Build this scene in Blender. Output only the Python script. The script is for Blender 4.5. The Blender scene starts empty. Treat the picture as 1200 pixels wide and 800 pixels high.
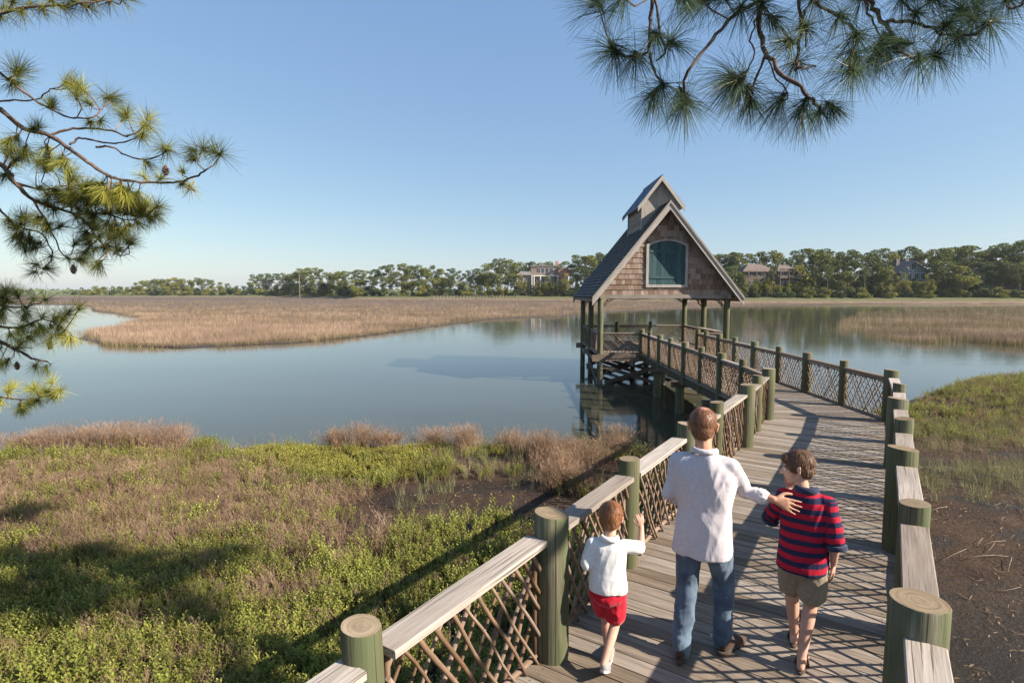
import bpy, bmesh, math, random
import numpy as np
from mathutils import Vector, Matrix, noise as mn
random.seed(7); rng = np.random.default_rng(11)
S = bpy.context.scene; C = S.collection
PI = math.pi; R = math.radians
WATER = -1.3; EYE = 2.6; FPX = 660.0; PITCH = math.atan(57 / 660)

# ------------------------------------------------------------------ placing helpers
def un(px, py, z):
    """where the sight line of a spot in the photo meets height z"""
    x = (px - 600) / FPX; y = (400 - py) / FPX
    r = (x, math.cos(PITCH) + y * math.sin(PITCH), -math.sin(PITCH) + y * math.cos(PITCH))
    k = (z - EYE) / r[2]
    return (k * r[0], k * r[1])
def und(px, py, Y):
    x = (px - 600) / FPX; y = (400 - py) / FPX
    r = (x, math.cos(PITCH) + y * math.sin(PITCH), -math.sin(PITCH) + y * math.cos(PITCH))
    k = Y / r[1]
    return Vector((k * r[0], Y, EYE + k * r[2]))

# ------------------------------------------------------------------ materials
def nodes(name):
    m = bpy.data.materials.new(name); m.use_nodes = True
    nt = m.node_tree; nt.nodes.clear()
    out = nt.nodes.new('ShaderNodeOutputMaterial')
    b = nt.nodes.new('ShaderNodeBsdfPrincipled'); nt.links.new(b.outputs[0], out.inputs[0])
    return m, nt, b, out
def N(nt, t, **k):
    n = nt.nodes.new(t)
    for a, v in k.items():
        if a in n.inputs: n.inputs[a].default_value = v
        else: setattr(n, a, v)
    return n
def ramp(nt, fac, stops):
    r = nt.nodes.new('ShaderNodeValToRGB'); e = r.color_ramp.elements
    while len(e) < len(stops): e.new(0.5)
    for i, (p, c) in enumerate(stops):
        e[i].position = p; e[i].color = (*c, 1) if len(c) == 3 else c
    nt.links.new(fac, r.inputs[0]); return r
def mix(nt, fac, a, b, mode='MIX'):
    m = nt.nodes.new('ShaderNodeMix'); m.data_type = 'RGBA'; m.blend_type = mode
    for i, v in ((0, fac), (6, a), (7, b)):
        if hasattr(v, 'links'): nt.links.new(v, m.inputs[i])
        elif isinstance(v, (int, float)): m.inputs[i].default_value = v
        else: m.inputs[i].default_value = (*v, 1)
    return m.outputs[2]
def bump(nt, b, h, strength=.4, dist=.01):
    n = N(nt, 'ShaderNodeBump', Strength=strength, Distance=dist)
    nt.links.new(h, n.inputs['Height']); nt.links.new(n.outputs[0], b.inputs['Normal'])
def noise_tex(nt, vec, scale, detail=5, rough=.55, dist=0):
    n = N(nt, 'ShaderNodeTexNoise', Scale=scale, Detail=detail, Roughness=rough, Distortion=dist)
    if vec is not None: nt.links.new(vec, n.inputs['Vector'])
    return n.outputs['Fac']
def mapping(nt, vec, sc, loc=(0, 0, 0)):
    m = nt.nodes.new('ShaderNodeMapping'); m.inputs['Scale'].default_value = sc; m.inputs['Location'].default_value = loc
    nt.links.new(vec, m.inputs[0]); return m.outputs[0]
def attr(nt, name, out='Vector'):
    a = nt.nodes.new('ShaderNodeAttribute'); a.attribute_name = name; return a.outputs[out]

def wood(name, c1, c2, c3, rough=.75, along=3.5, across=55, bstr=.5, green=None, checks=True):
    """weathered wood whose grain runs along 'guv'.x ; tint varies board by board"""
    m, nt, b, out = nodes(name)
    g = attr(nt, 'guv'); t = attr(nt, 'tint', 'Fac')
    grain = noise_tex(nt, mapping(nt, g, (along, across, across)), 1, 6, .65, .4)
    blot = noise_tex(nt, mapping(nt, g, (1.3, 5, 5)), 1, 3)
    base = ramp(nt, grain, [(.25, c1), (.5, c2), (.75, c3)]).outputs[0]
    dark = tuple(v * .55 for v in c2)
    col = mix(nt, ramp(nt, blot, [(.35, (0, 0, 0)), (.75, (.6, .6, .6))]).outputs[0], base, dark)
    hsv = nt.nodes.new('ShaderNodeHueSaturation'); nt.links.new(col, hsv.inputs['Color'])
    mp = N(nt, 'ShaderNodeMapRange'); mp.inputs[3].default_value = .66; mp.inputs[4].default_value = 1.28
    nt.links.new(t, mp.inputs[0]); nt.links.new(mp.outputs[0], hsv.inputs['Value'])
    sat = N(nt, 'ShaderNodeMapRange'); sat.inputs[3].default_value = 1.25; sat.inputs[4].default_value = .75
    nt.links.new(t, sat.inputs[0]); nt.links.new(sat.outputs[0], hsv.inputs['Saturation'])
    c = hsv.outputs[0]
    if green:
        gn = noise_tex(nt, mapping(nt, g, (1.6, 9, 9), (3, 1, 2)), 1, 4)
        c = mix(nt, ramp(nt, gn, [(.38, (0, 0, 0)), (.62, (1, 1, 1))]).outputs[0], c, green)
    h = grain
    if checks:
        ck = noise_tex(nt, mapping(nt, g, (1.1, 85, 85), (9, 4, 1)), 1, 2, .5, .1)
        ckr = ramp(nt, ck, [(.34, (0, 0, 0)), (.39, (1, 1, 1))]).outputs[0]
        c = mix(nt, ckr, tuple(v * .35 for v in c2), c)
    nt.links.new(c, b.inputs['Base Color']); b.inputs['Roughness'].default_value = rough
    b.inputs['Specular IOR Level'].default_value = .25
    bump(nt, b, h, bstr, .006)
    return m
def plain(name, c1, c2, scale=8, rough=.7, bs=.3, bd=.01, metal=0, spec=.3, stretch=(1, 1, 1), detail=5):
    m, nt, b, out = nodes(name)
    tc = nt.nodes.new('ShaderNodeTexCoord')
    n = noise_tex(nt, mapping(nt, tc.outputs['Object'], stretch), scale, detail)
    nt.links.new(ramp(nt, n, [(.3, c1), (.7, c2)]).outputs[0], b.inputs['Base Color'])
    b.inputs['Roughness'].default_value = rough; b.inputs['Metallic'].default_value = metal
    b.inputs['Specular IOR Level'].default_value = spec
    if bs: bump(nt, b, n, bs, bd)
    return m
def leafmat(name, lo, hi, stem=(.16, .10, .06), trans=.35, rough=.6, world_var=.35, wv_scale=.5, hi2=None):
    m, nt, b, out = nodes(name)
    t = attr(nt, 'tint', 'Fac'); s = attr(nt, 'stem', 'Fac')
    stops = [(0, lo), (1, hi)] if hi2 is None else [(0, lo), (.8, hi), (1, hi2)]
    c = ramp(nt, t, stops).outputs[0]
    geo = nt.nodes.new('ShaderNodeNewGeometry')
    wn = noise_tex(nt, geo.outputs['Position'], wv_scale, 3)
    c = mix(nt, ramp(nt, wn, [(.35, (0, 0, 0)), (.65, (world_var,) * 3)]).outputs[0], c, tuple(v * .45 for v in lo))
    c = mix(nt, s, c, stem)
    nt.links.new(c, b.inputs['Base Color']); b.inputs['Roughness'].default_value = rough
    b.inputs['Specular IOR Level'].default_value = .2
    tr = nt.nodes.new('ShaderNodeBsdfTranslucent'); nt.links.new(c, tr.inputs[0])
    mx = nt.nodes.new('ShaderNodeMixShader'); mx.inputs[0].default_value = trans
    nt.links.new(b.outputs[0], mx.inputs[1]); nt.links.new(tr.outputs[0], mx.inputs[2]); nt.links.new(mx.outputs[0], out.inputs[0])
    return m

M = {}
M['deck'] = wood('deck_boards', (.105, .080, .060), (.225, .180, .140), (.34, .285, .235), along=2.2, across=42, bstr=.6)
M['cap'] = wood('rail_cap_wood', (.19, .155, .13), (.335, .285, .245), (.44, .385, .34), along=2.0, across=38)
M['capdark'] = wood('weathered_board', (.16, .125, .10), (.27, .215, .17), (.36, .30, .25), along=2.0, across=38)
M['post'] = wood('treated_post', (.050, .045, .026), (.120, .108, .062), (.205, .175, .12), along=1.1, across=34, bstr=.9, green=(.076, .088, .042), rough=.75)
M['posttop'] = wood('post_end_grain', (.13, .092, .058), (.25, .19, .125), (.34, .27, .19), along=16, across=16, checks=False)
M['stick'] = wood('bark_stick', (.11, .07, .045), (.21, .14, .095), (.30, .21, .145), along=6, across=22, checks=False)
M['brown'] = wood('dark_timber', (.06, .045, .033), (.11, .083, .06), (.17, .13, .10), along=2, across=25)
M['trim'] = wood('grey_trim_board', (.24, .205, .18), (.35, .31, .275), (.44, .395, .355), along=2, across=30, bstr=.3)
M['shingle'] = wood('wall_shingle', (.17, .115, .088), (.29, .205, .16), (.40, .30, .24), along=4, across=45)
M['roof'] = wood('roof_shingle', (.04, .04, .04), (.08, .08, .078), (.14, .135, .13), along=4, across=30)
M['metal'] = plain('blue_grey_metal', (.16, .22, .30), (.21, .28, .37), 3, .38, .05, .01, .75, .5)
M['shutter'] = wood('teal_shutter', (.035, .075, .082), (.058, .11, .12), (.085, .145, .152), along=2, across=30, bstr=.25)
M['trunk'] = plain('pine_bark', (.09, .055, .04), (.21, .135, .10), 14, .9, .8, .02, stretch=(1, 1, .35))
M['twig'] = plain('dark_twig', (.065, .042, .033), (.15, .10, .08), 30, .85, .5, .006)
M['farbark'] = plain('distant_bark', (.12, .09, .07), (.22, .18, .15), 1.2, .9, .3, .05)
M['needle'] = leafmat('pine_needles', (.05, .07, .025), (.26, .26, .05), (.22, .13, .07), .35, .45, .25, 1.6, (.55, .52, .10))
M['needle_b'] = leafmat('blue_green_needles', (.045, .08, .048), (.15, .20, .09), (.22, .13, .07), .3, .4, .3, 1.6, (.40, .36, .11))
M['green'] = leafmat('salt_marsh_leaves', (.105, .125, .024), (.31, .33, .065), (.24, .14, .08), .3, .6, .5, 1.1, (.42, .42, .12))
M['yellow'] = leafmat('yellow_green_leaves', (.19, .185, .035), (.42, .39, .085), (.22, .15, .08), .3, .6, .4, 1.3)
M['grey'] = leafmat('grey_green_blades', (.16, .165, .075), (.36, .345, .17), (.26, .2, .12), .3, .6, .4, 1.3)
M['dry'] = leafmat('dry_stems', (.24, .155, .10), (.50, .35, .235), (.40, .28, .19), .3, .8, .5, 1.3)
M['rust'] = leafmat('rusty_shrub', (.21, .13, .085), (.48, .32, .21), (.33, .21, .14), .25, .8, .4, 1.3)
M['reed'] = leafmat('marsh_reeds', (.27, .185, .13), (.51, .365, .265), (.17, .15, .06), .3, .8, .75, .09, (.54, .41, .31))
TREEM = []
for i, (lo, hi) in enumerate([((.06, .08, .025), (.20, .235, .065)), ((.075, .095, .025), (.26, .27, .065)), ((.11, .115, .03), (.36, .34, .08)), ((.045, .068, .028), (.155, .195, .07))]):
    TREEM.append(leafmat('distant_foliage', lo, hi, (.2, .15, .1), .2, .7, .35, .12))

# ------------------------------------------------------------------ mesh building
class MB:
    def __init__(s): s.pc = []; s.v = []; s.f = []; s.g = []; s.t = []; s.mi = []; s.sm = []
    def add(s, vs, fs, gs, tint, mi=0, smooth=False):
        o = len(s.v); s.pc.append((o, len(s.f))); s.v += [tuple(v) for v in vs]; s.g += [tuple(g) for g in gs]; s.t += [tint] * len(vs)
        s.f += [tuple(i + o for i in f) for f in fs]; s.mi += [mi] * len(fs); s.sm += [smooth] * len(fs)
    def box(s, c, ax, ay, az, hx, hy, hz, tint=None, mi=0, bev=0.0):
        """oriented box, grain along ax"""
        c = Vector(c); ax, ay, az = Vector(ax).normalized(), Vector(ay).normalized(), Vector(az).normalized()
        tint = random.random() if tint is None else tint; o = random.random() * 50
        if bev <= 0:
            vs = [c + ax * (hx * i) + ay * (hy * j) + az * (hz * k) for i in (-1, 1) for j in (-1, 1) for k in (-1, 1)]
            gs = [(hx * i + o, hy * j + o, hz * k) for i in (-1, 1) for j in (-1, 1) for k in (-1, 1)]
            s.add(vs, [(0, 1, 3, 2), (4, 6, 7, 5), (0, 4, 5, 1), (2, 3, 7, 6), (0, 2, 6, 4), (1, 5, 7, 3)], gs, tint, mi)
        else:
            prof = [(-hy, -hz + bev), (-hy, hz - bev), (-hy + bev, hz), (hy - bev, hz), (hy, hz - bev), (hy, -hz + bev), (hy - bev, -hz), (-hy + bev, -hz)]
            vs = []; gs = []
            for i in (-1, 1):
                for (a, b) in prof: vs.append(c + ax * (hx * i) + ay * a + az * b); gs.append((hx * i + o, a + o, b))
            n = 8; fs = [(j, (j + 1) % n, n + (j + 1) % n, n + j) for j in range(n)] + [tuple(range(n))[::-1], tuple(range(n, 2 * n))]
            s.add(vs, fs, gs, tint, mi)
    def beam(s, a, b, w, h, up=(0, 0, 1), tint=None, mi=0, bev=0.0):
        a, b = Vector(a), Vector(b); ax = (b - a); L = ax.length; ax.normalize()
        ay = Vector(up).cross(ax)
        if ay.length < 1e-4: ay = Vector((1, 0, 0)).cross(ax)
        ay.normalize(); az = ax.cross(ay)
        s.box((a + b) / 2, ax, ay, az, L / 2, w / 2, h / 2, tint, mi, bev)
    def tube(s, pts, rad, n=8, tint=None, mi=0, cap=True, smooth=True):
        pts = [Vector(p) for p in pts]; tint = random.random() if tint is None else tint; o = random.random() * 50
        if isinstance(rad, (int, float)): rad = [rad] * len(pts)
        vs = []; gs = []; L = 0; prev = None
        for i, p in enumerate(pts):
            d = (pts[min(i + 1, len(pts) - 1)] - pts[max(i - 1, 0)]).normalized()
            if prev is None:
                u = d.cross(Vector((0, 0, 1)))
                if u.length < .01: u = d.cross(Vector((1, 0, 0)))
            else: u = prev - d * prev.dot(d)
            u.normalize(); prev = u; w = d.cross(u)
            if i: L += (p - pts[i - 1]).length
            for k in range(n):
                a = 2 * PI * k / n
                vs.append(p + (u * math.cos(a) + w * math.sin(a)) * rad[i]); gs.append((L + o, math.cos(a) * rad[i] + o, math.sin(a) * rad[i]))
        fs = [(i * n + k, i * n + (k + 1) % n, (i + 1) * n + (k + 1) % n, (i + 1) * n + k) for i in range(len(pts) - 1) for k in range(n)]
        s.add(vs, fs, gs, tint, mi, smooth)
        if cap:
            o2 = len(s.v) - len(vs)
            s.f += [tuple(o2 + k for k in range(n))[::-1], tuple(o2 + (len(pts) - 1) * n + k for k in range(n))]; s.mi += [mi] * 2; s.sm += [False] * 2
    def poly(s, pts, thick, gdir=(1, 0), tint=None, mi=0):
        """flat polygon (top face at given z) extruded down"""
        tint = random.random() if tint is None else tint; o = random.random() * 50; n = len(pts)
        vs = [Vector(p) for p in pts] + [Vector(p) - Vector((0, 0, thick)) for p in pts]
        gs = [(p[0] * gdir[0] + p[1] * gdir[1] + o, -p[0] * gdir[1] + p[1] * gdir[0] + o, p[2]) for p in vs]
        s.add(vs, [tuple(range(n)), tuple(range(n, 2 * n))[::-1]] + [(i, i + n, (i + 1) % n + n, (i + 1) % n) for i in range(n)], gs, tint, mi)
    def build(s, name, mats, parent=None, smooth=None):
        me = bpy.data.meshes.new(name); me.from_pydata(s.v, [], s.f)
        if not isinstance(mats, (list, tuple)): mats = [mats]
        for m in mats: me.materials.append(m)
        me.polygons.foreach_set('material_index', s.mi)
        me.polygons.foreach_set('use_smooth', s.sm if smooth is None else [smooth] * len(s.f))
        a = me.attributes.new('guv', 'FLOAT_VECTOR', 'POINT'); a.data.foreach_set('vector', np.array(s.g, 'f').ravel())
        a = me.attributes.new('tint', 'FLOAT', 'POINT'); a.data.foreach_set('value', np.array(s.t, 'f'))
        me.update()
        return link(name, me, parent)
def build_each(s, name, mats, parent=None):
    """every piece of s as an object of its own"""
    ends = s.pc[1:] + [(len(s.v), len(s.f))]; out = []
    for (v0, f0), (v1, f1) in zip(s.pc, ends):
        m_ = MB(); m_.v = s.v[v0:v1]; m_.g = s.g[v0:v1]; m_.t = s.t[v0:v1]; m_.f = [tuple(i - v0 for i in f) for f in s.f[f0:f1]]; m_.mi = s.mi[f0:f1]; m_.sm = s.sm[f0:f1]
        out.append(m_.build(name, mats, parent))
    return out
def link(name, me, parent=None):
    o = bpy.data.objects.new(name, me); C.objects.link(o)
    if parent is not None:
        o.parent = parent
        o.matrix_parent_inverse = Matrix.Translation(-parent.location)   # parts are modelled in world space
    return o
def tag(o, label=None, cat=None, group=None, kind=None):
    if label: o['label'] = label
    if cat: o['category'] = cat
    if group: o['group'] = group
    if kind: o['kind'] = kind
    return o
def thing(name, loc, label, cat, group=None):
    o = bpy.data.objects.new(name, None); C.objects.link(o); o.location = loc; o.empty_display_size = .2
    return tag(o, label, cat, group)

def quads(name, V, tint, stem, mat, parent=None):
    """V (n,4,3) quads"""
    n = len(V); me = bpy.data.meshes.new(name)
    me.vertices.add(n * 4); me.vertices.foreach_set('co', np.ascontiguousarray(V, 'f').ravel())
    me.loops.add(n * 4); me.loops.foreach_set('vertex_index', np.arange(n * 4, dtype='i'))
    me.polygons.add(n); me.polygons.foreach_set('loop_start', np.arange(0, n * 4, 4, dtype='i'))
    me.polygons.foreach_set('loop_total', np.full(n, 4, 'i'))
    a = me.attributes.new('tint', 'FLOAT', 'POINT'); a.data.foreach_set('value', np.repeat(tint, 4).astype('f'))
    a = me.attributes.new('stem', 'FLOAT', 'POINT'); a.data.foreach_set('value', np.repeat(stem, 4).astype('f'))
    me.materials.append(mat); me.update(calc_edges=True)
    return link(name, me, parent)
def scatter(templates, P, scale, tilt=.12, tintlo=0, tinthi=1):
    """copies of template quads at points P -> V, tint, stem"""
    n = len(P); Vs = []; T = []; St = []
    which = rng.integers(0, len(templates), n)
    for k, (tv, tt, ts) in enumerate(templates):
        idx = np.where(which == k)[0]
        if not len(idx): continue
        a = rng.random(len(idx)) * 2 * PI; ca, sa = np.cos(a), np.sin(a)
        tx = rng.normal(0, tilt, len(idx)); ty = rng.normal(0, tilt, len(idx))
        q = tv[None] * scale[idx][:, None, None, None]
        x = q[..., 0] * ca[:, None, None] - q[..., 1] * sa[:, None, None]
        y = q[..., 0] * sa[:, None, None] + q[..., 1] * ca[:, None, None]
        z = q[..., 2]
        x = x + z * tx[:, None, None]; y = y + z * ty[:, None, None]
        out = np.stack([x, y, z], -1) + P[idx][:, None, None, :]
        Vs.append(out.reshape(-1, 4, 3))
        base = rng.random(len(idx)) * .5
        T.append(np.clip(tintlo + (tinthi - tintlo) * (base[:, None] + tt[None] * .5), 0, 1).ravel()); St.append(np.tile(ts, len(idx)))
    return np.concatenate(Vs), np.concatenate(T), np.concatenate(St)

# ------------------------------------------------------------------ world, sun, camera
SUN = Vector((1.476, -.571, 1.0)).normalized()
EL = math.asin(SUN.z); AZ = math.atan2(SUN.x, SUN.y)       # clockwise from +Y
w = bpy.data.worlds.new('World'); S.world = w; w.use_nodes = True
nt = w.node_tree; bg = nt.nodes['Background']
sky = nt.nodes.new('ShaderNodeTexSky'); sky.sky_type = 'NISHITA'; sky.sun_disc = False
sky.sun_elevation = EL; sky.sun_rotation = AZ; sky.altitude = 0; sky.air_density = 1.0; sky.dust_density = .6; sky.ozone_density = 2.0
# sky graded by hand: scale and added brightness per channel flatten the gradient
sm_ = nt.nodes.new('ShaderNodeVectorMath'); sm_.operation = 'MULTIPLY_ADD'; sm_.inputs[1].default_value = (.64, .57, .39); sm_.inputs[2].default_value = (.66, 1.30, 2.75)
nt.links.new(sky.outputs[0], sm_.inputs[0]); nt.links.new(sm_.outputs[0], bg.inputs[0]); bg.inputs[1].default_value = .070
ld = bpy.data.lights.new('sun', 'SUN'); ld.energy = 5.0; ld.angle = R(.53); ld.color = (1, .90, .76)
lo = bpy.data.objects.new('sun', ld); C.objects.link(lo); lo.rotation_euler = SUN.to_track_quat('Z', 'Y').to_euler(); lo.location = (20, -10, 30)
cd = bpy.data.cameras.new('camera'); cd.sensor_width = 36; cd.lens = 36 * FPX / 1200; cd.clip_end = 12000; cd.clip_start = .05
co = bpy.data.objects.new('camera', cd); C.objects.link(co); co.location = (0, 0, EYE); co.rotation_euler = (PI / 2 - PITCH, 0, 0)
S.camera = co
S.view_settings.view_transform = 'Standard'; S.view_settings.look = 'None'; S.view_settings.exposure = 1.27; S.view_settings.gamma = 1
S.render.engine = 'CYCLES'; S.cycles.max_bounces = 6; S.cycles.diffuse_bounces = 3; S.cycles.glossy_bounces = 3; S.cycles.transparent_max_bounces = 8
S.cycles.use_denoising = True

# ------------------------------------------------------------------ shorelines
SHORE = [(-400, 5), (-60, 11.5), (-30, 12.5), (-12.3, 12.9), (-10.6, 13.7), (-6.4, 13.9), (-2.2, 14.3), (2.2, 14.1), (3.4, 13.4), (5.5, 13.2), (8, 14.8), (11, 17.2), (14.2, 20), (18.7, 23.4), (23.7, 25.9), (40, 32), (80, 45), (400, 120)]
SX = np.array([p[0] for p in SHORE]); SY = np.array([p[1] for p in SHORE])
MARSH = [un(a, b, WATER) for a, b in [(92, 397), (130, 406), (200, 409), (350, 402), (430, 394), (530, 380), (580, 374), (660, 371), (700, 366), (860, 360), (1000, 356.5), (1300, 354.5), (1400, 347.2), (-400, 347.2), (-300, 353), (85, 357.5), (106, 360), (108, 365), (135, 368), (163, 373), (140, 382), (100, 392)]]
ISLE = [un(a, b, WATER) for a, b in [(970, 387), (985, 374), (1010, 366), (1060, 361), (1130, 359), (1300, 358), (1300, 416), (1200, 408), (1130, 401), (1080, 403), (1020, 397)]]
def inside(poly, x, y):
    r = np.zeros(x.shape, bool); n = len(poly)
    for i in range(n):
        (x1, y1), (x2, y2) = poly[i], poly[(i + 1) % n]
        c = (y1 > y) != (y2 > y)
        r ^= c & (x < (x2 - x1) * (y - y1) / ((y2 - y1) if y2 != y1 else 1e-9) + x1)
    return r
def sdist(poly, x, y):
    d = np.full(x.shape, 1e9); n = len(poly)
    for i in range(n):
        a = np.array(poly[i]); b = np.array(poly[(i + 1) % n]); e = b - a
        t = np.clip(((x - a[0]) * e[0] + (y - a[1]) * e[1]) / (e @ e), 0, 1)
        d = np.minimum(d, np.hypot(x - a[0] - t * e[0], y - a[1] - t * e[1]))
    return np.where(inside(poly, x, y), d, -d)
_ph = rng.random((24, 3)) * 6.28
def wob(x, y, s, k=0):
    """cheap smooth noise about -1..1"""
    r = 0
    for i in range(6):
        a = _ph[(i + k) % 24]; f = s * (1 + .55 * i)
        r = r + np.sin(x * f * math.cos(a[0]) + y * f * math.sin(a[0]) + a[1]) * np.cos(x * f * .6 * math.sin(a[2]) - y * f * .7 * math.cos(a[2]) + a[0] * 3) / (1 + .45 * i)
    return r / 2.2
def treeline(px): return np.interp(px, [60, 330, 420, 700, 860, 1200], [560, 470, 345, 300, 235, 225])
PUDDLES = [(9.7, 12.2, 1.1, .42, .17), (5.6, 5.6, 2.2, 1.1, .105), (4.8, 7.9, 1.0, .7, .06), (12.8, 12.2, 1.0, .3, .15), (8.2, 5.9, 2, 1.3, .11)]
def ground_h(x, y):
    sd = np.interp(x, SX, SY) - y + .35 * wob(x, y, 1.3)
    h = WATER + np.clip(.14 * sd, -.55, .17) + .028 * wob(x, y, 2.1, 3) + .016 * wob(x, y, 5.5, 5) + .012 * wob(x, y, 13, 9)
    h = h + np.where(sd > 0, np.clip((x - 10) * .06, 0, .42) * np.clip((y - 14) * .25, 0, 1) * np.clip(sd * .35, 0, 1), 0)
    for (a, b, c, d, e) in PUDDLES:
        h = h - e * 1.35 * np.exp(-(((x - a) / c) ** 2 + ((y - b) / d) ** 2) ** 2)
    s2 = sdist(MARSH, x, y)
    px = 600 + FPX * x / np.maximum(y, 1); up = np.clip((y - treeline(px) + 28) / 22, 0, 1) * (y > 100)
    h2 = WATER + np.clip(.12 * s2, -.55, .10) + up * 2.0
    return np.where(y > 30 + .4 * np.abs(x), h2, h)
nx, ny = 760, 620
gx = 7 * np.sinh(np.linspace(-6.6, 6.6, nx)) + 0
gy = 9 + 9 * np.sinh(np.linspace(-2.2, 6.5, ny))
X, Y = np.meshgrid(gx, gy); H = ground_h(X, Y)
me = bpy.data.meshes.new('ground'); me.vertices.add(nx * ny)
me.vertices.foreach_set('co', np.stack([X, Y, H], -1).astype('f').ravel())
I = (np.arange(ny - 1)[:, None] * nx + np.arange(nx - 1)[None]).ravel()
F = np.stack([I, I + 1, I + nx + 1, I + nx], -1).astype('i'); nf = len(F)
me.loops.add(nf * 4); me.loops.foreach_set('vertex_index', F.ravel()); me.polygons.add(nf)
me.polygons.foreach_set('loop_start', np.arange(0, nf * 4, 4, dtype='i')); me.polygons.foreach_set('loop_total', np.full(nf, 4, 'i'))
me.polygons.foreach_set('use_smooth', np.ones(nf, bool)); me.update(calc_edges=True)
m, nt, b, out = nodes('ground_mud')
geo = nt.nodes.new('ShaderNodeNewGeometry'); sep = nt.nodes.new('ShaderNodeSeparateXYZ'); nt.links.new(geo.outputs['Position'], sep.inputs[0])
n1 = noise_tex(nt, geo.outputs['Position'], 1.1, 8, .62); n2 = noise_tex(nt, geo.outputs['Position'], 16, 6, .7); n3 = noise_tex(nt, geo.outputs['Position'], .35, 4)
mud = ramp(nt, n1, [(.32, (.016, .009, .006)), (.5, (.044, .025, .015)), (.68, (.085, .05, .031))]).outputs[0]
mud = mix(nt, ramp(nt, n2, [(.4, (0, 0, 0)), (.75, (.7, .7, .7))]).outputs[0], mud, (.105, .07, .045))
far = N(nt, 'ShaderNodeMapRange'); far.inputs[1].default_value = 30; far.inputs[2].default_value = 45; nt.links.new(sep.outputs['Y'], far.inputs[0])
tan = ramp(nt, n3, [(.35, (.13, .09, .06)), (.65, (.23, .16, .112))]).outputs[0]
upm = N(nt, 'ShaderNodeMapRange'); upm.inputs[1].default_value = -.9; upm.inputs[2].default_value = .2; nt.links.new(sep.outputs['Z'], upm.inputs[0])
tan = mix(nt, upm.outputs[0], tan, (.10, .11, .045))
col = mix(nt, far.outputs[0], mud, tan)
wet = N(nt, 'ShaderNodeMapRange'); wet.inputs[1].default_value = -1.13; wet.inputs[2].default_value = -1.29; nt.links.new(sep.outputs['Z'], wet.inputs[0])
wn_ = ramp(nt, noise_tex(nt, mapping(nt, geo.outputs['Position'], (1, 1.6, 1)), .8, 5, .6), [(.52, (0, 0, 0)), (.60, (1, 1, 1))]).outputs[0]
nf_ = N(nt, 'ShaderNodeMath', operation='SUBTRACT'); nf_.inputs[0].default_value = 1; nt.links.new(far.outputs[0], nf_.inputs[1])
wa = N(nt, 'ShaderNodeMath', operation='MULTIPLY'); nt.links.new(wn_, wa.inputs[0]); nt.links.new(nf_.outputs[0], wa.inputs[1])
wb_ = N(nt, 'ShaderNodeMath', operation='MULTIPLY'); wb_.inputs[1].default_value = .8; nt.links.new(wa.outputs[0], wb_.inputs[0])
wm = N(nt, 'ShaderNodeMath', operation='MAXIMUM'); nt.links.new(wet.outputs[0], wm.inputs[0]); nt.links.new(wb_.outputs[0], wm.inputs[1]); wet = wm
col2 = mix(nt, wet.outputs[0], col, (.026, .018, .012))
nt.links.new(col2, b.inputs['Base Color'])
rr = N(nt, 'ShaderNodeMapRange'); rr.inputs[3].default_value = .85; rr.inputs[4].default_value = .36; nt.links.new(wet.outputs[0], rr.inputs[0]); nt.links.new(rr.outputs[0], b.inputs['Roughness'])
hb = N(nt, 'ShaderNodeMath', operation='ADD'); nt.links.new(n1, hb.inputs[0]); nt.links.new(n2, hb.inputs[1]); bump(nt, b, hb.outputs[0], 1.0, .09); b.inputs['Specular IOR Level'].default_value = .22
me.materials.append(m); tag(link('ground', me), kind='structure')
# water sheet
wb = MB(); wb.add([(-2550, -60, WATER), (2550, -60, WATER), (2550, 2990, WATER), (-2550, 2990, WATER)], [(0, 1, 2, 3)], [(0, 0, 0)] * 4, 0)
m, nt, b, out = nodes('water')
geo = nt.nodes.new('ShaderNodeNewGeometry')
big = noise_tex(nt, mapping(nt, geo.outputs['Position'], (.05, .16, 1)), 1, 4)
nt.links.new(ramp(nt, big, [(.35, (.050, .050, .032)), (.65, (.066, .066, .044))]).outputs[0], b.inputs['Base Color'])
b.inputs['Roughness'].default_value = .06; b.inputs['IOR'].default_value = 1.33; b.inputs['Specular IOR Level'].default_value = .5
rip = noise_tex(nt, mapping(nt, geo.outputs['Position'], (2.2, 5.5, 1)), 1, 3, .5)
rip2 = noise_tex(nt, mapping(nt, geo.outputs['Position'], (.25, .8, 1)), 1, 2)
ad = N(nt, 'ShaderNodeMath', operation='MULTIPLY'); nt.links.new(rip, ad.inputs[0]); nt.links.new(rip2, ad.inputs[1])
bump(nt, b, ad.outputs[0], .14, .03)
tag(wb.build('water', m), kind='structure')

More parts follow.
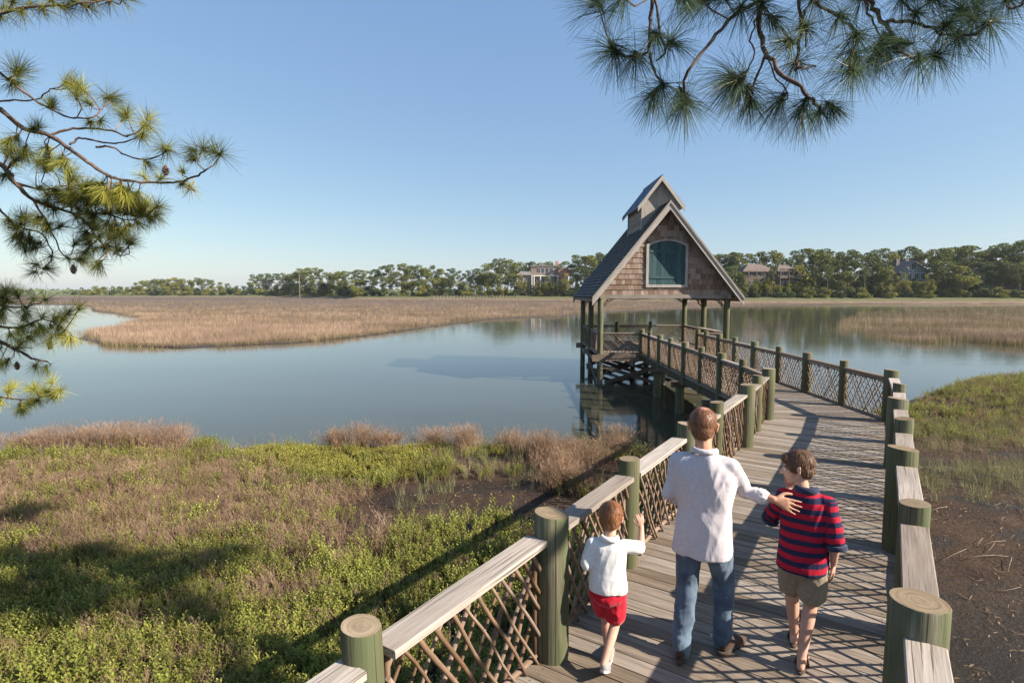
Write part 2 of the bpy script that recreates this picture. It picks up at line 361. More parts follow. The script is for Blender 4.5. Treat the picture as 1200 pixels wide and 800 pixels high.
# ------------------------------------------------------------------ marsh plants
def blade(x, y, h, lean, wd, ang, curve=.3, seg=2):
    """list of quads for one narrow blade"""
    q = []; ca, sa = math.cos(ang), math.sin(ang); la = random.random() * 6.28
    px, py, pz = x, y, 0; w0 = wd
    for i in range(seg):
        f = (i + 1) / seg; nxp = x + math.cos(la) * lean * f ** 1.6; nyp = y + math.sin(la) * lean * f ** 1.6; nz = h * f * (1 - curve * .2 * f)
        w1 = wd * (1 - f * .85)
        q.append([(px - ca * w0, py - sa * w0, pz), (px + ca * w0, py + sa * w0, pz), (nxp + ca * w1, nyp + sa * w1, nz), (nxp - ca * w1, nyp - sa * w1, nz)])
        px, py, pz, w0 = nxp, nyp, nz, w1
    return q
def T_leafy(h=.3, n=5, lf=.055, lw=.019, leaves=16):
    q = []; t = []; s = []
    for _ in range(n):
        x, y = random.gauss(0, .05), random.gauss(0, .05); hh = h * random.uniform(.6, 1.1); a = random.random() * 6.28
        lx, ly = random.gauss(0, .2), random.gauss(0, .2)
        bq = [[(x - .003, y, 0), (x + .003, y, 0), (x + lx * hh + .002, y + ly * hh, hh), (x + lx * hh - .002, y + ly * hh, hh)]]
        q += bq; t += [.5]; s += [1]
        for i in range(leaves):
            f = .35 + .65 * i / (leaves - 1); z = hh * f; cx, cy = x + lx * z, y + ly * z; a += 2.4
            up = .15 + .65 * f; l = lf * (1.15 - .5 * f) * random.uniform(.7, 1.2)
            dx, dy, dz = math.cos(a) * math.cos(up), math.sin(a) * math.cos(up), math.sin(up)
            sx, sy = -math.sin(a) * lw * .5, math.cos(a) * lw * .5
            mx, my, mz = cx + dx * l * .55, cy + dy * l * .55, z + dz * l * .55
            ex, ey, ez = cx + dx * l, cy + dy * l, z + dz * l * .9
            q.append([(cx, cy, z), (mx + sx, my + sy, mz), (ex, ey, ez), (mx - sx, my - sy, mz)]); t.append(min(1, max(0, .25 + .6 * f + random.gauss(0, .15)))); s.append(0)
    return np.array(q), np.array(t), np.array(s, float)
def T_blades(h, n, spread, wd, lean, seg=2, stemf=0.0):
    q = []; t = []; s = []
    for _ in range(n):
        b_ = blade(random.gauss(0, spread), random.gauss(0, spread), h * random.uniform(.55, 1.1), lean * random.random(), wd * random.uniform(.6, 1.2), random.random() * PI, seg=seg)
        q += b_; tt = random.random(); t += [tt] * len(b_); s += [stemf if i == 0 else 0 for i in range(len(b_))]
    return np.array(q), np.array(t), np.array(s, float)
def T_twiggy(h, n, spread, wd):
    """upright wiry stems that fork"""
    q = []; t = []; s = []
    def seg(p, d, L, w, dep):
        e = (p[0] + d[0] * L, p[1] + d[1] * L, p[2] + d[2] * L); a = random.random() * PI; ca, sa = math.cos(a) * w, math.sin(a) * w
        q.append([(p[0] - ca, p[1] - sa, p[2]), (p[0] + ca, p[1] + sa, p[2]), (e[0] + ca * .6, e[1] + sa * .6, e[2]), (e[0] - ca * .6, e[1] - sa * .6, e[2])])
        t.append(random.random()); s.append(.6 if dep == 0 else 0)
        if dep < 3:
            for _ in range(2 if dep < 2 else 3):
                dd = Vector((d[0] + random.gauss(0, .4), d[1] + random.gauss(0, .4), d[2] + random.uniform(0, .2))).normalized()
                seg(e, dd, L * random.uniform(.55, .8), w * .75, dep + 1)
    for _ in range(n):
        seg((random.gauss(0, spread), random.gauss(0, spread), 0), Vector((random.gauss(0, .25), random.gauss(0, .25), 1)).normalized(), h * random.uniform(.28, .42), wd, 0)
    return np.array(q), np.array(t), np.array(s, float)
def ell(px, py, rx, ry, z=-1.15):
    c = un(px, py, z); a = un(px + rx, py, z); b1 = un(px, py - ry, z); b2 = un(px, py + ry, z)
    return (c[0], c[1], abs(a[0] - c[0]), abs(b1[1] - b2[1]) / 2)
def emask(els, x, y, soft=1.0):
    m_ = np.zeros(x.shape)
    for (a, b_, c_, d_) in els: m_ = np.maximum(m_, np.clip(1.6 - ((x - a) / c_) ** 2 - ((y - b_) / d_) ** 2, 0, 1))
    return m_
MUDL = [ell(*e) for e in [(570, 590, 120, 26), (480, 585, 60, 14), (450, 600, 45, 22), (640, 600, 80, 25), (690, 555, 70, 16), (590, 545, 60, 9), (430, 520, 45, 6)]]
YEL = [ell(*e) for e in [(370, 545, 75, 12), (430, 550, 60, 14), (330, 530, 60, 7), (450, 533, 50, 6), (540, 530, 60, 7)]]
GRY = [ell(*e) for e in [(495, 600, 36, 22), (500, 570, 40, 12), (560, 560, 40, 10), (590, 545, 50, 9), (300, 525, 70, 6), (560, 535, 60, 9), (620, 565, 25, 10)]]
DRY = [ell(*e) for e in [(60, 575, 150, 34), (200, 580, 120, 32), (60, 620, 90, 16), (320, 600, 80, 30), (170, 630, 80, 14), (360, 640, 60, 25), (90, 640, 70, 16), (420, 640, 40, 20), (330, 700, 45, 22), (410, 590, 30, 12), (280, 560, 60, 14)]]
def pts(n, x0, x1, y0, y1):
    x = rng.uniform(x0, x1, n); y = rng.uniform(y0, y1, n); return x, y
def onland(x, y, m_=0.3): return (np.interp(x, SX, SY) - y + .35 * wob(x, y, 1.3)) > m_
UV = (math.sin(R(33.6)), math.cos(R(33.6))); NV = (-UV[1], UV[0])
def wcoord(x, y): return x * NV[0] + y * NV[1]
def place(x, y, keep): x = x[keep]; y = y[keep]; return np.stack([x, y, ground_h(x, y) - .01], -1)
# leafy green cover
x, y = pts(52000, -14, 6, 2.2, 14); W = wcoord(x, y)
d = 1.0 - 1.0 * emask(MUDL, x, y) - .8 * emask(YEL, x, y) - .86 * emask(DRY, x, y) - .75 * emask(GRY, x, y)
d *= np.clip(.95 + .65 * wob(x, y, 2.2, 7), 0.12, 1) * np.clip((13.2 - y) * .6, .05, 1)
keep = (rng.random(len(x)) < d * .72) & onland(x, y, .5) & (W > 1.75) & (x < 3.2)
P = place(x, y, keep); tl = [T_leafy(.30, 4), T_leafy(.25, 5), T_leafy(.30, 5, .062), T_leafy(.20, 6, .05)]
sc = rng.uniform(.55, 1.15, len(P)) * (1 + .42 * wob(P[:, 0], P[:, 1], 1.9, 9))
tag(quads('marsh_shrub_cover', *scatter(tl, P, sc, .2), M['green']), 'low leafy green salt marsh plants covering the near bank left of the boardwalk', 'ground cover', kind='stuff')
# right bank
x, y = pts(30000, 6, 34, 9, 30)
sd_ = np.interp(x, SX, SY) - y
d = np.where(sd_ > 0, 1.0, 0) * np.clip((y - 13.6 - .9 * wob(x, y, 1.1, 6)) * .8, 0, 1) * np.clip(.8 + 1.1 * wob(x, y, 1.4, 2), .08, 1) * np.clip((x - 8.5) * .5, 0, 1)
keep = (rng.random(len(x)) < d * 1.0) & onland(x, y, .25)
P = place(x, y, keep); sc = rng.uniform(.45, 1.05, len(P)) * (1 + .5 * wob(P[:, 0], P[:, 1], 1.7, 4))
tag(quads('bank_shrub_cover', *scatter(tl, P, sc, .25), M['green']), 'bushy green plants on the bank right of the boardwalk', 'ground cover', kind='stuff')
# yellow
x, y = pts(22000, -10, 2, 9, 14); keep = (rng.random(len(x)) < emask(YEL, x, y) * .7 * np.clip(.55 + 1.0 * wob(x, y, 2.5, 4), 0, 1)) & onland(x, y, .3)
P = place(x, y, keep)
tag(quads('yellow_shrub_cover', *scatter([T_leafy(.22, 6), T_leafy(.18, 7)], P, rng.uniform(.5, 1.0, len(P)) * (1 + .5 * wob(P[:, 0], P[:, 1], 2.6, 8)), .25), M['yellow']), 'patch of yellow green plants near the water edge', 'ground cover', kind='stuff')
# grey-green grass tufts, left and right bank
x, y = pts(9000, -10, 5, 8, 14.3); keep = (rng.random(len(x)) < emask(GRY, x, y) * .30 * np.clip(.7 + .8 * wob(x, y, 3, 4), 0, 1)) & onland(x, y, .15) & (wcoord(x, y) > 2.3)
P1 = place(x, y, keep)
x, y = pts(16000, 4, 26, 6, 24); dd = np.clip(-.15 + .9 * wob(x, y, 1.2, 12), 0, 1) + 2.2 * np.exp(-((y - 10.9 - .12 * (x - 8)) / .55) ** 2) * (x > 7.5) + 2.4 * np.exp(-((y - 14.3) / 1.0) ** 2) * (x > 8.6)
keep = (rng.random(len(x)) < dd * .85) & onland(x, y, .3) & (wcoord(x, y) < -.5) & (x > 7.0)
P2 = place(x, y, keep); P = np.concatenate([P1, P2])
gt = [T_blades(.36, 16, .045, .0035, .16), T_blades(.28, 14, .05, .0035, .14), T_blades(.45, 12, .04, .003, .2)]
tag(quads('marsh_grass', *scatter(gt, P, rng.uniform(.5, 1.1, len(P)), .12), M['grey']), 'grey green grass tufts in the mud on both banks', 'grass', kind='stuff')
# dry stems
x, y = pts(26000, -15, 6, 3, 14); d = .9 * emask(DRY, x, y) + .13 + .55 * np.clip(wob(x, y, 2.4, 15), 0, 1) - .7 * emask(MUDL, x, y) - .3 * emask(YEL, x, y)
keep = (rng.random(len(x)) < d * .85) & onland(x, y, .25) & (wcoord(x, y) > 1.9)
P = place(x, y, keep)
x, y = pts(9000, 5, 24, 6, 24); keep = (rng.random(len(x)) < np.clip(.05 + .5 * wob(x, y, 1.5, 1) + .8 * np.exp(-((y - 14) / 1.6) ** 2) + .5 * (y > 15), 0, 1) * .7) & onland(x, y, .3) & (wcoord(x, y) < -.8) & (x > 8.5); P = np.concatenate([P, place(x, y, keep)])
dt = [T_twiggy(.36, 5, .07, .0032), T_twiggy(.30, 6, .07, .0032), T_blades(.34, 12, .07, .0035, .3)]
tag(quads('dry_stem_cover', *scatter(dt, P, rng.uniform(.6, 1.1, len(P)), .35), M['dry']), 'tan dried stems tangled among the green marsh plants', 'ground cover', kind='stuff')
# rusty wiry shrubs along the edge (countable clumps are separate things)
SHRUBS = [(30, 528, 1.0, 'rust'), (65, 527, 1.1, 'rust'), (100, 526, 1.1, 'rust'), (135, 526, 1.15, 'rust'), (178, 528, 1.0, 'rust'), (205, 528, .9, 'rust'), (242, 527, .8, 'green'),
          (155, 524, .8, 'green'), (395, 527, .8, 'rust'), (425, 526, .85, 'dry'), (452, 526, .8, 'rust'), (510, 524, .75, 'dry'), (545, 528, .8, 'dry'), (600, 530, .8, 'dry'), (632, 540, .9, 'rust'),
          (665, 540, .95, 'dry'), (650, 575, .8, 'rust'), (690, 548, 1.0, 'dry'), (685, 580, .75, 'dry'), (720, 534, .8, 'dry'), (655, 556, .9, 'dry')]
LBL = ['reddish brown wiry shrub standing at the left end of the shore row', 'reddish brown wiry shrub second along the shore from the left', 'reddish brown wiry shrub third along the shore from the left', 'tallest reddish brown wiry shrub in the left shore row', 'reddish brown shrub just right of the small green bush by the shore', 'reddish brown shrub left of the round green shore bush', 'small round green bush at the right end of the left shore row',
       'low green bush growing between the reddish shore shrubs', 'brown wiry shrub at the water behind the yellow green patch', 'tan wiry shrub between two brown ones behind the yellow patch', 'brown wiry shrub at the right end of the middle shore clump', 'pale tan shrub alone at the water edge mid shore', 'pale tan shrub right of the lone mid shore one', 'tan wiry shrub at the upper left of the mud patch', 'reddish wiry shrub beside the wet mud patch',
       'tan wiry shrub between the mud patch and the water', 'reddish wiry shrub rising from the middle of the mud patch', 'largest tan wiry shrub nearest the gazebo reflection', 'tan wiry shrub close to the boardwalk shadow on the mud', 'tan wiry shrub rightmost beside the boardwalk by the water', 'tan wiry shrub above the reddish one in the mud']
for (px, py, s_, k), lb in zip(SHRUBS, LBL):
    gx_, gy_ = un(px, py, -1.2); n_ = 130 if k != 'green' else 80
    Pq = np.stack([rng.normal(gx_, .21 * s_, n_), rng.normal(gy_, .2 * s_, n_), np.zeros(n_)], -1); Pq[:, 2] = ground_h(Pq[:, 0], Pq[:, 1]) - .01
    hs_ = random.uniform(.95, 1.35); tt = [T_twiggy(.66 * s_ * hs_, 3, .05, .0036), T_twiggy(.50 * s_, 3, .04, .0036)] if k != 'green' else [T_leafy(.42, 4), T_leafy(.36, 4)]
    root = thing('shore_shrub', (gx_, gy_, float(ground_h(np.array([gx_]), np.array([gy_]))[0])), lb, 'shrub', 'shrubs along the near shore')
    quads('branches' if k != 'green' else 'foliage', *scatter(tt, Pq, rng.uniform(.7, 1.1, n_), .15), M[k], root)
# reed beds
def in_any(x, y): return inside(MARSH, x, y) | inside(ISLE, x, y)
q = rng.uniform(1 / 300, 1 / 38, 90000); y = 1 / q; x = rng.uniform(-1.15, 1.15, len(y)) * y
k = in_any(x, y) & (y < treeline(600 + FPX * x / y) - 22); isl = inside(ISLE, x, y); k &= (np.maximum(sdist(MARSH, x, y), sdist(ISLE, x, y)) > .8 + 1.2 * wob(x, y, .35))
k &= ~isl | (rng.random(len(x)) < np.clip(.20 + (x / y * 660 - 380) / 700 + .25 * wob(x, y, .5), .04, .6)); x, y = x[k], y[k]
P = np.stack([x, y, np.full(len(x), WATER - .02)], -1); szz = np.clip(y / 70, .62, 2.0)
rt = [T_blades(.92, 9, .30, .016, .34, 2, .6), T_blades(.8, 9, .34, .015, .34, 2, .6), T_blades(1.0, 8, .28, .016, .3, 2, .6)]
V, t_, s_ = scatter(rt, P, np.clip(.85 + .35 * wob(P[:, 0], P[:, 1], .12, 5) + .15 * wob(P[:, 0], P[:, 1], .6, 2), .35, 1.35), .12)
# far reeds get wider but not taller
cen = np.repeat(P[:, :2], [len(rt[0][0])] * len(P), 0) if all(len(r_[0]) == len(rt[0][0]) for r_ in rt) else None
tag(quads('reed_bed', V, t_, s_, M['reed']), 'tan reeds of the salt marsh across the water', 'reeds', kind='stuff')
# dense fringe of reeds at water edges
fx = []; fy = []
for poly, dens, r0, r1 in ((MARSH, 1.0, 0, 12), (ISLE, .22, 12, 12)):
    for i in range(len(poly)):
        a, b_ = np.array(poly[i]), np.array(poly[(i + 1) % len(poly)])
        mid = (a + b_) / 2
        if mid[1] > 200 or mid[1] < 20: continue
        L = np.linalg.norm(b_ - a); n_ = int(L * 9 * dens * min(1.0, 60 / mid[1])); tt = rng.random(n_)[:, None]; p_ = a + (b_ - a) * tt + rng.normal(0, 2.4, (n_, 2))
        fx.append(p_[:, 0]); fy.append(p_[:, 1])
x = np.concatenate(fx); y = np.concatenate(fy); k = np.maximum(sdist(MARSH, x, y), sdist(ISLE, x, y)) + .5 + 1.5 * wob(x, y, .35) > 0; x, y = x[k], y[k]
P = np.stack([x, y, np.full(len(x), WATER - .02)], -1)
tag(quads('reed_fringe', *scatter([T_blades(.55, 9, .22, .014, .22, 2, .9), T_blades(.65, 8, .24, .014, .2, 2, .9)], P, rng.uniform(.35, 1.1, len(P)), .14), M['reed']), 'reeds with greenish feet at the edge of the open water', 'reeds', kind='stuff')
# small litter and lumps lying on the mud
x, y = pts(4500, -4, 22, 3.2, 16); keep = ((wcoord(x, y) < -.5) & (x > 2.5) | (emask(MUDL, x, y) > .3)) & onland(x, y, .2); P = place(x, y, keep); P[:, 2] += .012
lq = []; lt_ = []
for _ in range(5):
    a = random.random() * 6.28; l = random.uniform(.02, .07); w_ = random.uniform(.003, .010); dx, dy = math.cos(a) * l, math.sin(a) * l; sx, sy = -math.sin(a) * w_, math.cos(a) * w_; ox, oy = random.gauss(0, .12), random.gauss(0, .12)
    lq.append([(ox - dx, oy - dy, 0), (ox + sx, oy + sy, .012), (ox + dx, oy + dy, random.uniform(0, .03)), (ox - sx, oy - sy, .004)]); lt_.append(random.random())
tag(quads('marsh_litter', *scatter([(np.array(lq), np.array(lt_), np.zeros(5))], P, rng.uniform(.25, .9, len(P)), .1), M['dry']), 'bits of dead plant litter strewn over the wet mud', 'litter', kind='stuff')
# fallen stalks on the right mud
mb = MB()
for _ in range(44):
    px = random.uniform(1085, 1230); py = random.choice([random.uniform(540, 552), random.uniform(600, 690)]); a = un(px, py, -1.12)
    if wcoord(*a) > -.7: continue
    z = float(ground_h(np.array([a[0]]), np.array([a[1]]))[0]) + .03; an = random.gauss(.1, .5); L = random.uniform(.2, .8)
    mb.tube([(a[0], a[1], z), (a[0] + math.cos(an) * L / 2, a[1] + math.sin(an) * L / 2, z + random.uniform(0, .05)), (a[0] + math.cos(an) * L, a[1] + math.sin(an) * L, z + random.uniform(-.01, .07))], .0036, 4, tint=.9)
tag(mb.build('dead_stalks', M['stick']), 'pale dead reed stalks lying on the brown mud', 'stalks', kind='stuff')

# ------------------------------------------------------------------ boardwalk
bw = thing('boardwalk', (1.0, 2.0, 0), 'grey plank boardwalk with round green posts and woven stick railings leading to the gazebo', 'boardwalk')
def P1(t, w, z=0): return Vector((UV[0] * t + NV[0] * w, UV[1] * t + NV[1] * w, z))
WL, WR = 1.93, -.22
CL = Vector((5.29, 11.5)); CR = Vector((7.65, 11.25))       # the bend
def clip(poly, a, b):
    """keep the part left of a->b"""
    out = []; n = len(poly)
    def sd(p): return (b[0] - a[0]) * (p[1] - a[1]) - (b[1] - a[1]) * (p[0] - a[0])
    for i in range(n):
        p, q = poly[i], poly[(i + 1) % n]; sp, sq = sd(p), sd(q)
        if sp >= 0: out.append(p)
        if sp * sq < 0:
            f = sp / (sp - sq); out.append((p[0] + (q[0] - p[0]) * f, p[1] + (q[1] - p[1]) * f))
    return out
def XN(y): return 5.40 + .012 * (y - 12)
def XQ(y): return 7.64 + .025 * (y - 12)
GY0, GY1, GXL, GXR = 24.0, 29.9, 3.77, 9.15
mb = MB(); t = -3.0
while t < 13.9:
    pw = .136; pl = [P1(t, 1.98)[:2], P1(t, -.3)[:2], P1(t + pw, -.3)[:2], P1(t + pw, 1.98)[:2]]
    pl = clip(pl, (CR.x + 2, CR.y - .21), (CL.x - 2, CL.y + .21)) if t > 11 else pl
    if len(pl) > 2:
        dz = random.uniform(-.002, .002)
        mb.poly([(p[0], p[1], dz) for p in pl], .038, NV, mi=0)
    t += pw + .009
y = 11.2
while y < GY0 - .15:
    pl = [(XN(y) - .08, y), (XQ(y) + .06, y), (XQ(y) + .06, y + .136), (XN(y) - .08, y + .136)]
    if y < 12: pl = clip(pl, (CL.x - 2, CL.y + .21), (CR.x + 2, CR.y - .21))
    if len(pl) > 2: mb.poly([(p[0], p[1], random.uniform(-.002, .002)) for p in pl], .038, (1, 0))
    y += .145
t = -1.4
while t < 12.3:
    for w_ in (WL - .06, .85, WR + .12):
        for q in (.035, .10):
            c = P1(t + q + random.uniform(-.006, .006), w_ + random.uniform(-.012, .012), .0035); vs = [c + Vector((math.cos(k * PI / 3), math.sin(k * PI / 3), 0)) * .0055 for k in range(6)]; mb.add(vs, [(0, 1, 2, 3, 4, 5)], [tuple(v) for v in vs], 0, 1)
    t += .145
mb.build('decking', [M['deck'], M['twig']], bw)
# nail heads sit with the decking boards; beams below
bm_ = MB()
for w_ in (WL + .03, .85, WR - .03):
    bm_.beam(P1(-3, w_, -.165), P1(12.9, w_, -.165), .06, .245)
for xf in (XN, XQ, lambda y: (XN(y) + XQ(y)) / 2):
    bm_.beam((xf(11.6), 11.6, -.165), (xf(GY0), GY0 - .05, -.165), .06, .245)
for t in (1.7, 5.0, 8.3, 11.6): bm_.beam(P1(t, WL + .2, -.37), P1(t, WR - .2, -.37), .14, .16)
for y in (15, 18.1, 21.1): bm_.beam((XN(y) - .3, y, -.37), (XQ(y) + .3, y, -.37), .16, .16)
build_each(bm_, 'deck_beam', M['brown'], bw)

def post(base, r, top=1.05, bottom=-.34, lean=(0, 0), parent=None, mname='post', label=None):
    mb = MB(); x, y = base; n = 22; zz = [bottom, bottom + (top - bottom) * .3, bottom + (top - bottom) * .55, bottom + (top - bottom) * .8, top - .006, top]
    o = random.random() * 50; vs = []; gs = []
    ph = [random.random() * 6.28 for _ in range(3)]
    tw = random.uniform(-.012, .012)
    for i, z in enumerate(zz):
        rr_ = r * (1.03 - .03 * (z - bottom) / (top - bottom)) * (1 if i < 5 else .965)
        for k in range(n):
            a = 2 * PI * k / n; q = rr_ * (1 + .014 * math.sin(2 * a + ph[0]) + .01 * math.sin(3 * a + ph[1] + z) + .006 * math.sin(7 * a + ph[2]))
            zt = z + (tw * math.cos(a) if i >= 4 else 0)
            vs.append((x + lean[0] * z + q * math.cos(a), y + lean[1] * z + q * math.sin(a), zt)); gs.append((z + o, q * math.cos(a) + o, q * math.sin(a)))
    fs = [(i * n + k, i * n + (k + 1) % n, (i + 1) * n + (k + 1) % n, (i + 1) * n + k) for i in range(len(zz) - 1) for k in range(n)]
    mb.add(vs, fs, gs, random.random(), 0, True)
    # end grain: rings of vertices so the cut is not dead flat
    c0 = []; g0 = []
    cx, cy = x + lean[0] * top, y + lean[1] * top
    for j, f in enumerate((.965, .6, .25)):
        for k in range(n):
            a = 2 * PI * k / n; q = r * f * 1.0 * (1 + .014 * math.sin(2 * a + ph[0]) + .01 * math.sin(3 * a + ph[1] + top) + .006 * math.sin(7 * a + ph[2]))
            zt = top + .0003 + tw * math.cos(a) * f / .965 + (random.uniform(-.0015, .0015) if j else 0)
            c0.append((cx + q * math.cos(a), cy + q * math.sin(a), zt)); g0.append((q * math.cos(a) * .4 + o, q * math.sin(a) * .4 + o, q * 4.5))
    c0.append((cx, cy, top + .001)); g0.append((o, o, 0))
    ff = [(j * n + k, j * n + (k + 1) % n, (j + 1) * n + (k + 1) % n, (j + 1) * n + k) for j in range(2) for k in range(n)] + [(2 * n + k, 2 * n + (k + 1) % n, 3 * n) for k in range(n)]
    mb.add(c0, ff, g0, random.random() * .7, 1, True)
    o_ = mb.build(mname, [M['post'], M['posttop']], parent)
    if label: o_['label'] = label
    return o_
def lattice(a, b, z0, z1, sp1, sp2, rad, parent, fine=True, norm_off=.03, ang=1.05):
    """woven stick panel: two layers of natural sticks crossing between a and b"""
    a = Vector((a[0], a[1], 0)); b = Vector((b[0], b[1], 0)); L = (b - a).length; d = (b - a) / L; nrm = Vector((-d.y, d.x, 0))
    h = z1 - z0; mb = MB(); ns, nsd = (7, 7) if fine else (3, 5)
    for lay, sp, sgn in ((1, sp1, 1), (-1, sp2, -1)):
        s0 = -h / math.tan(ang) * 1.15 + random.random() * sp
        while s0 < L + .0:
            an = ang + random.gauss(0, .04); dx = h / math.tan(an); x0, x1 = s0, s0 + dx
            f0, f1 = 0.0, 1.0
            if x0 < .01: f0 = (.01 - x0) / dx
            if x1 > L - .01: f1 = (L - .01 - x0) / dx
            s0 += sp * random.uniform(.88, 1.12)
            if f1 - f0 < .12: continue
            amp = random.uniform(.003, .012) if random.random() < .8 else random.uniform(.012, .03); ph = random.random() * 6.28; fr = random.uniform(2, 4.5); r = rad * random.uniform(.7, 1.3)
            ps = []; rs = []
            for i in range(ns + 1):
                f = f0 + (f1 - f0) * i / ns; xx = x0 + dx * f; zz = z0 + h * f if sgn > 0 else z1 - h * f
                wv = amp * math.sin(fr * f * 2 + ph); xx = min(max(xx + wv, .005), L - .005)
                ps.append(a + d * xx + nrm * (lay * norm_off + amp * .4 * math.cos(fr * f * 3 + ph)) + Vector((0, 0, zz)))
                rs.append(r * (1 - .18 * f) * (1 + random.uniform(-.07, .07)))
            mb.tube(ps, rs, nsd)
    for xx in (.04, L - .04):
        mb.tube([a + d * xx + Vector((0, 0, z0)), a + d * (xx + random.uniform(-.01, .01)) + Vector((0, 0, (z0 + z1) / 2)), a + d * xx + Vector((0, 0, z1))], rad * 1.1, nsd)
    return mb.build('stick_lattice', M['stick'], parent)
def bay(a, ra, b, rb, parent, capz=.90, capw=.175, off=0, fine=True, sp=(.16, .13), rad=.0135, board=False, capmat='cap', ang=1.05, capt=.045):
    a = Vector(a); b = Vector(b); d = (b - a).normalized(); n = Vector((-d.y, d.x)); A = a + d * ra * .93 + n * off; B = b - d * rb * .93 + n * off
    mb = MB(); j = random.uniform(-.008, .008)
    mb.beam((A.x, A.y, capz - capt / 2 + j), (B.x, B.y, capz - capt / 2 - j), capw, capt, mi=0, bev=.006)
    mb.build('rail_cap', M[capmat], parent)
    mb = MB()
    A2 = a + d * ra * .9; B2 = b - d * rb * .9
    if board:
        mb.beam((A2.x, A2.y, .03), (B2.x, B2.y, .03), .05, .055)
        mb.beam((A2.x, A2.y, capz - .085), (B2.x, B2.y, capz - .085), .04, .07)
    else:
        mb.tube([(A2.x, A2.y, .045), ((A2.x + B2.x) / 2, (A2.y + B2.y) / 2, .06), (B2.x, B2.y, .045)], .022, 8)
    build_each(mb, 'stringer' if board else 'bottom_rail', M['capdark' if board else 'stick'], parent)
    lattice(a + d * ra * .8, b - d * rb * .8, .055 if board else .0, capz - capt - (.05 if board else 0), sp[0], sp[1], rad, parent, fine, ang=ang)
Lt = [-1.5, .1, 1.725, 3.37, 4.95, 6.62, 8.22, 10.04, 11.3]; Rt = [-1.5, .1, 1.75, 3.42, 5.05, 6.76, 8.36, 10.02, 11.7]
def thick(i, left): return (i % 2 == 1) if left else (i % 2 == 1)
Lp = []; Rp = []
for i, t in enumerate(Lt):
    th = (i % 2 == 1); r = .122 if th else .096; Lp.append((P1(t, 1.895 if th else 1.96).xy, r))
Lp.append((Vector(CL), .128))
for i, t in enumerate(Rt):
    th = (i % 2 == 1); r = .132 if th else .098; Rp.append((P1(t, -.205 if th else -.245).xy, r))
Rp.append((Vector(CR), .132))
for i, (p, r) in enumerate(Lp): post(p, r, 1.05 + random.uniform(-.01, .01), -1.6 if i > 0 else -.4, parent=bw, lean=(-.03, 0) if i == 2 else (random.uniform(-.008, .008), 0))
for i, (p, r) in enumerate(Rp): post(p, r, 1.05 + random.uniform(-.01, .01), -1.6, parent=bw, lean=(random.uniform(-.006, .006), 0))
for i in range(1, len(Lp) - 1):
    # the lattice of the left side leans to the outside of the posts
    (a, ra), (b, rb) = Lp[i], Lp[i + 1]; fa = a if ra < .11 else a + Vector(NV) * .06; fb = b if rb < .11 else b + Vector(NV) * .06
    bay(fa, ra, fb, rb, bw, sp=(.165, .13), rad=.0145, ang=.98)
for i in range(1, len(Rp) - 1):
    (a, ra), (b, rb) = Rp[i], Rp[i + 1]; fa = a if ra < .11 else a - Vector(NV) * .03; fb = b if rb < .11 else b - Vector(NV) * .03
    bay(fa, ra, fb, rb, bw, sp=(.15, .15), rad=.0125, ang=.85)
Ny = [13.1, 14.5, 16.1, 17.7, 19.4, 20.85, 22.5, 23.92]; Qy = [12.9, 14.6, 16.25, 18.0, 19.7, 21.3, 22.9]
pn = [(Vector(CL), .128)]; pq = [(Vector(CR), .132)]
for i, y in enumerate(Ny):
    p = Vector((XN(y), y)); r = .115 if i % 2 else .09; pn.append((p, r)); pil = y in (14.5, 17.7, 20.85)
    post(p, r, 1.05, -.30, parent=bw)
for i, y in enumerate(Qy):
    p = Vector((XQ(y), y)); r = .115 if i % 2 else .09; pq.append((p, r)); post(p, r, 1.05, -.30, parent=bw)
for y in (15, 18.1, 21.1):
    for xx in (XN(y) - .02, XQ(y) + .02): post((xx, y), .14, -.452, -2.2, parent=bw, mname='piling')
pq.append((Vector((XQ(GY0), GY0)), .1)); post(pq[-1][0], .1, 1.05, -.3, parent=bw)
for lst, rnd in ((pn, 0), (pq, 1)):
    for i in range(len(lst) - 1):
        bay(lst[i][0], lst[i][1], lst[i + 1][0], lst[i + 1][1], bw, capw=.13, fine=i < 3, sp=(.115, .105) if rnd == 0 else (.135, .135), rad=.0135 if rnd == 0 else .0115, board=True, capmat='capdark', ang=.95, capt=.04)

# ------------------------------------------------------------------ gazebo
gz = thing('gazebo', (6.46, 27, -1.3), 'open gazebo over the water with shingled gable, teal shutter and small roof cupola', 'gazebo')
GC = 6.5; YB = 23.52; YE = 30.8; AP = 6.32; EV = 2.40; HW = 3.14; SL = (AP - EV) / HW
mb = MB(); x = GXL - .15
y = GY0 - .12
while y < GY1 + .1:
    mb.poly([(GXL - .12, y, 0), (GXR + .12, y, 0), (GXR + .12, y + .136, random.uniform(-.002, 0)), (GXL - .12, y + .136, 0)], .038, (1, 0)); y += .145
mb.build('floor', M['deck'], gz)
mb = MB()
for y in (GY0 - .09, 26.9, GY1): mb.beam((GXL - .35, y, -.18), (GXR + .35, y, -.18), .07, .27)
for xx in (GXL, 5.1, 6.5, 7.8, GXR): mb.beam((xx, GY0 - .3, -.40), (xx, GY1 + .3, -.40), .09, .18)
build_each(mb, 'floor_beam', M['capdark'], gz)
mb = MB()
for y in (GY0, 26.9, GY1):
    mb.beam((GXL, y + .06, -.5), (6.4, y + .06, -1.35), .05, .16); mb.beam((GXL + .2, y - .06, -1.25), (6.4, y - .06, -.5), .05, .16)
    mb.beam((6.5, y + .06, -.5), (GXR, y + .06, -1.35), .05, .16); mb.beam((6.5, y - .06, -1.35), (GXR, y - .06, -.5), .05, .16)
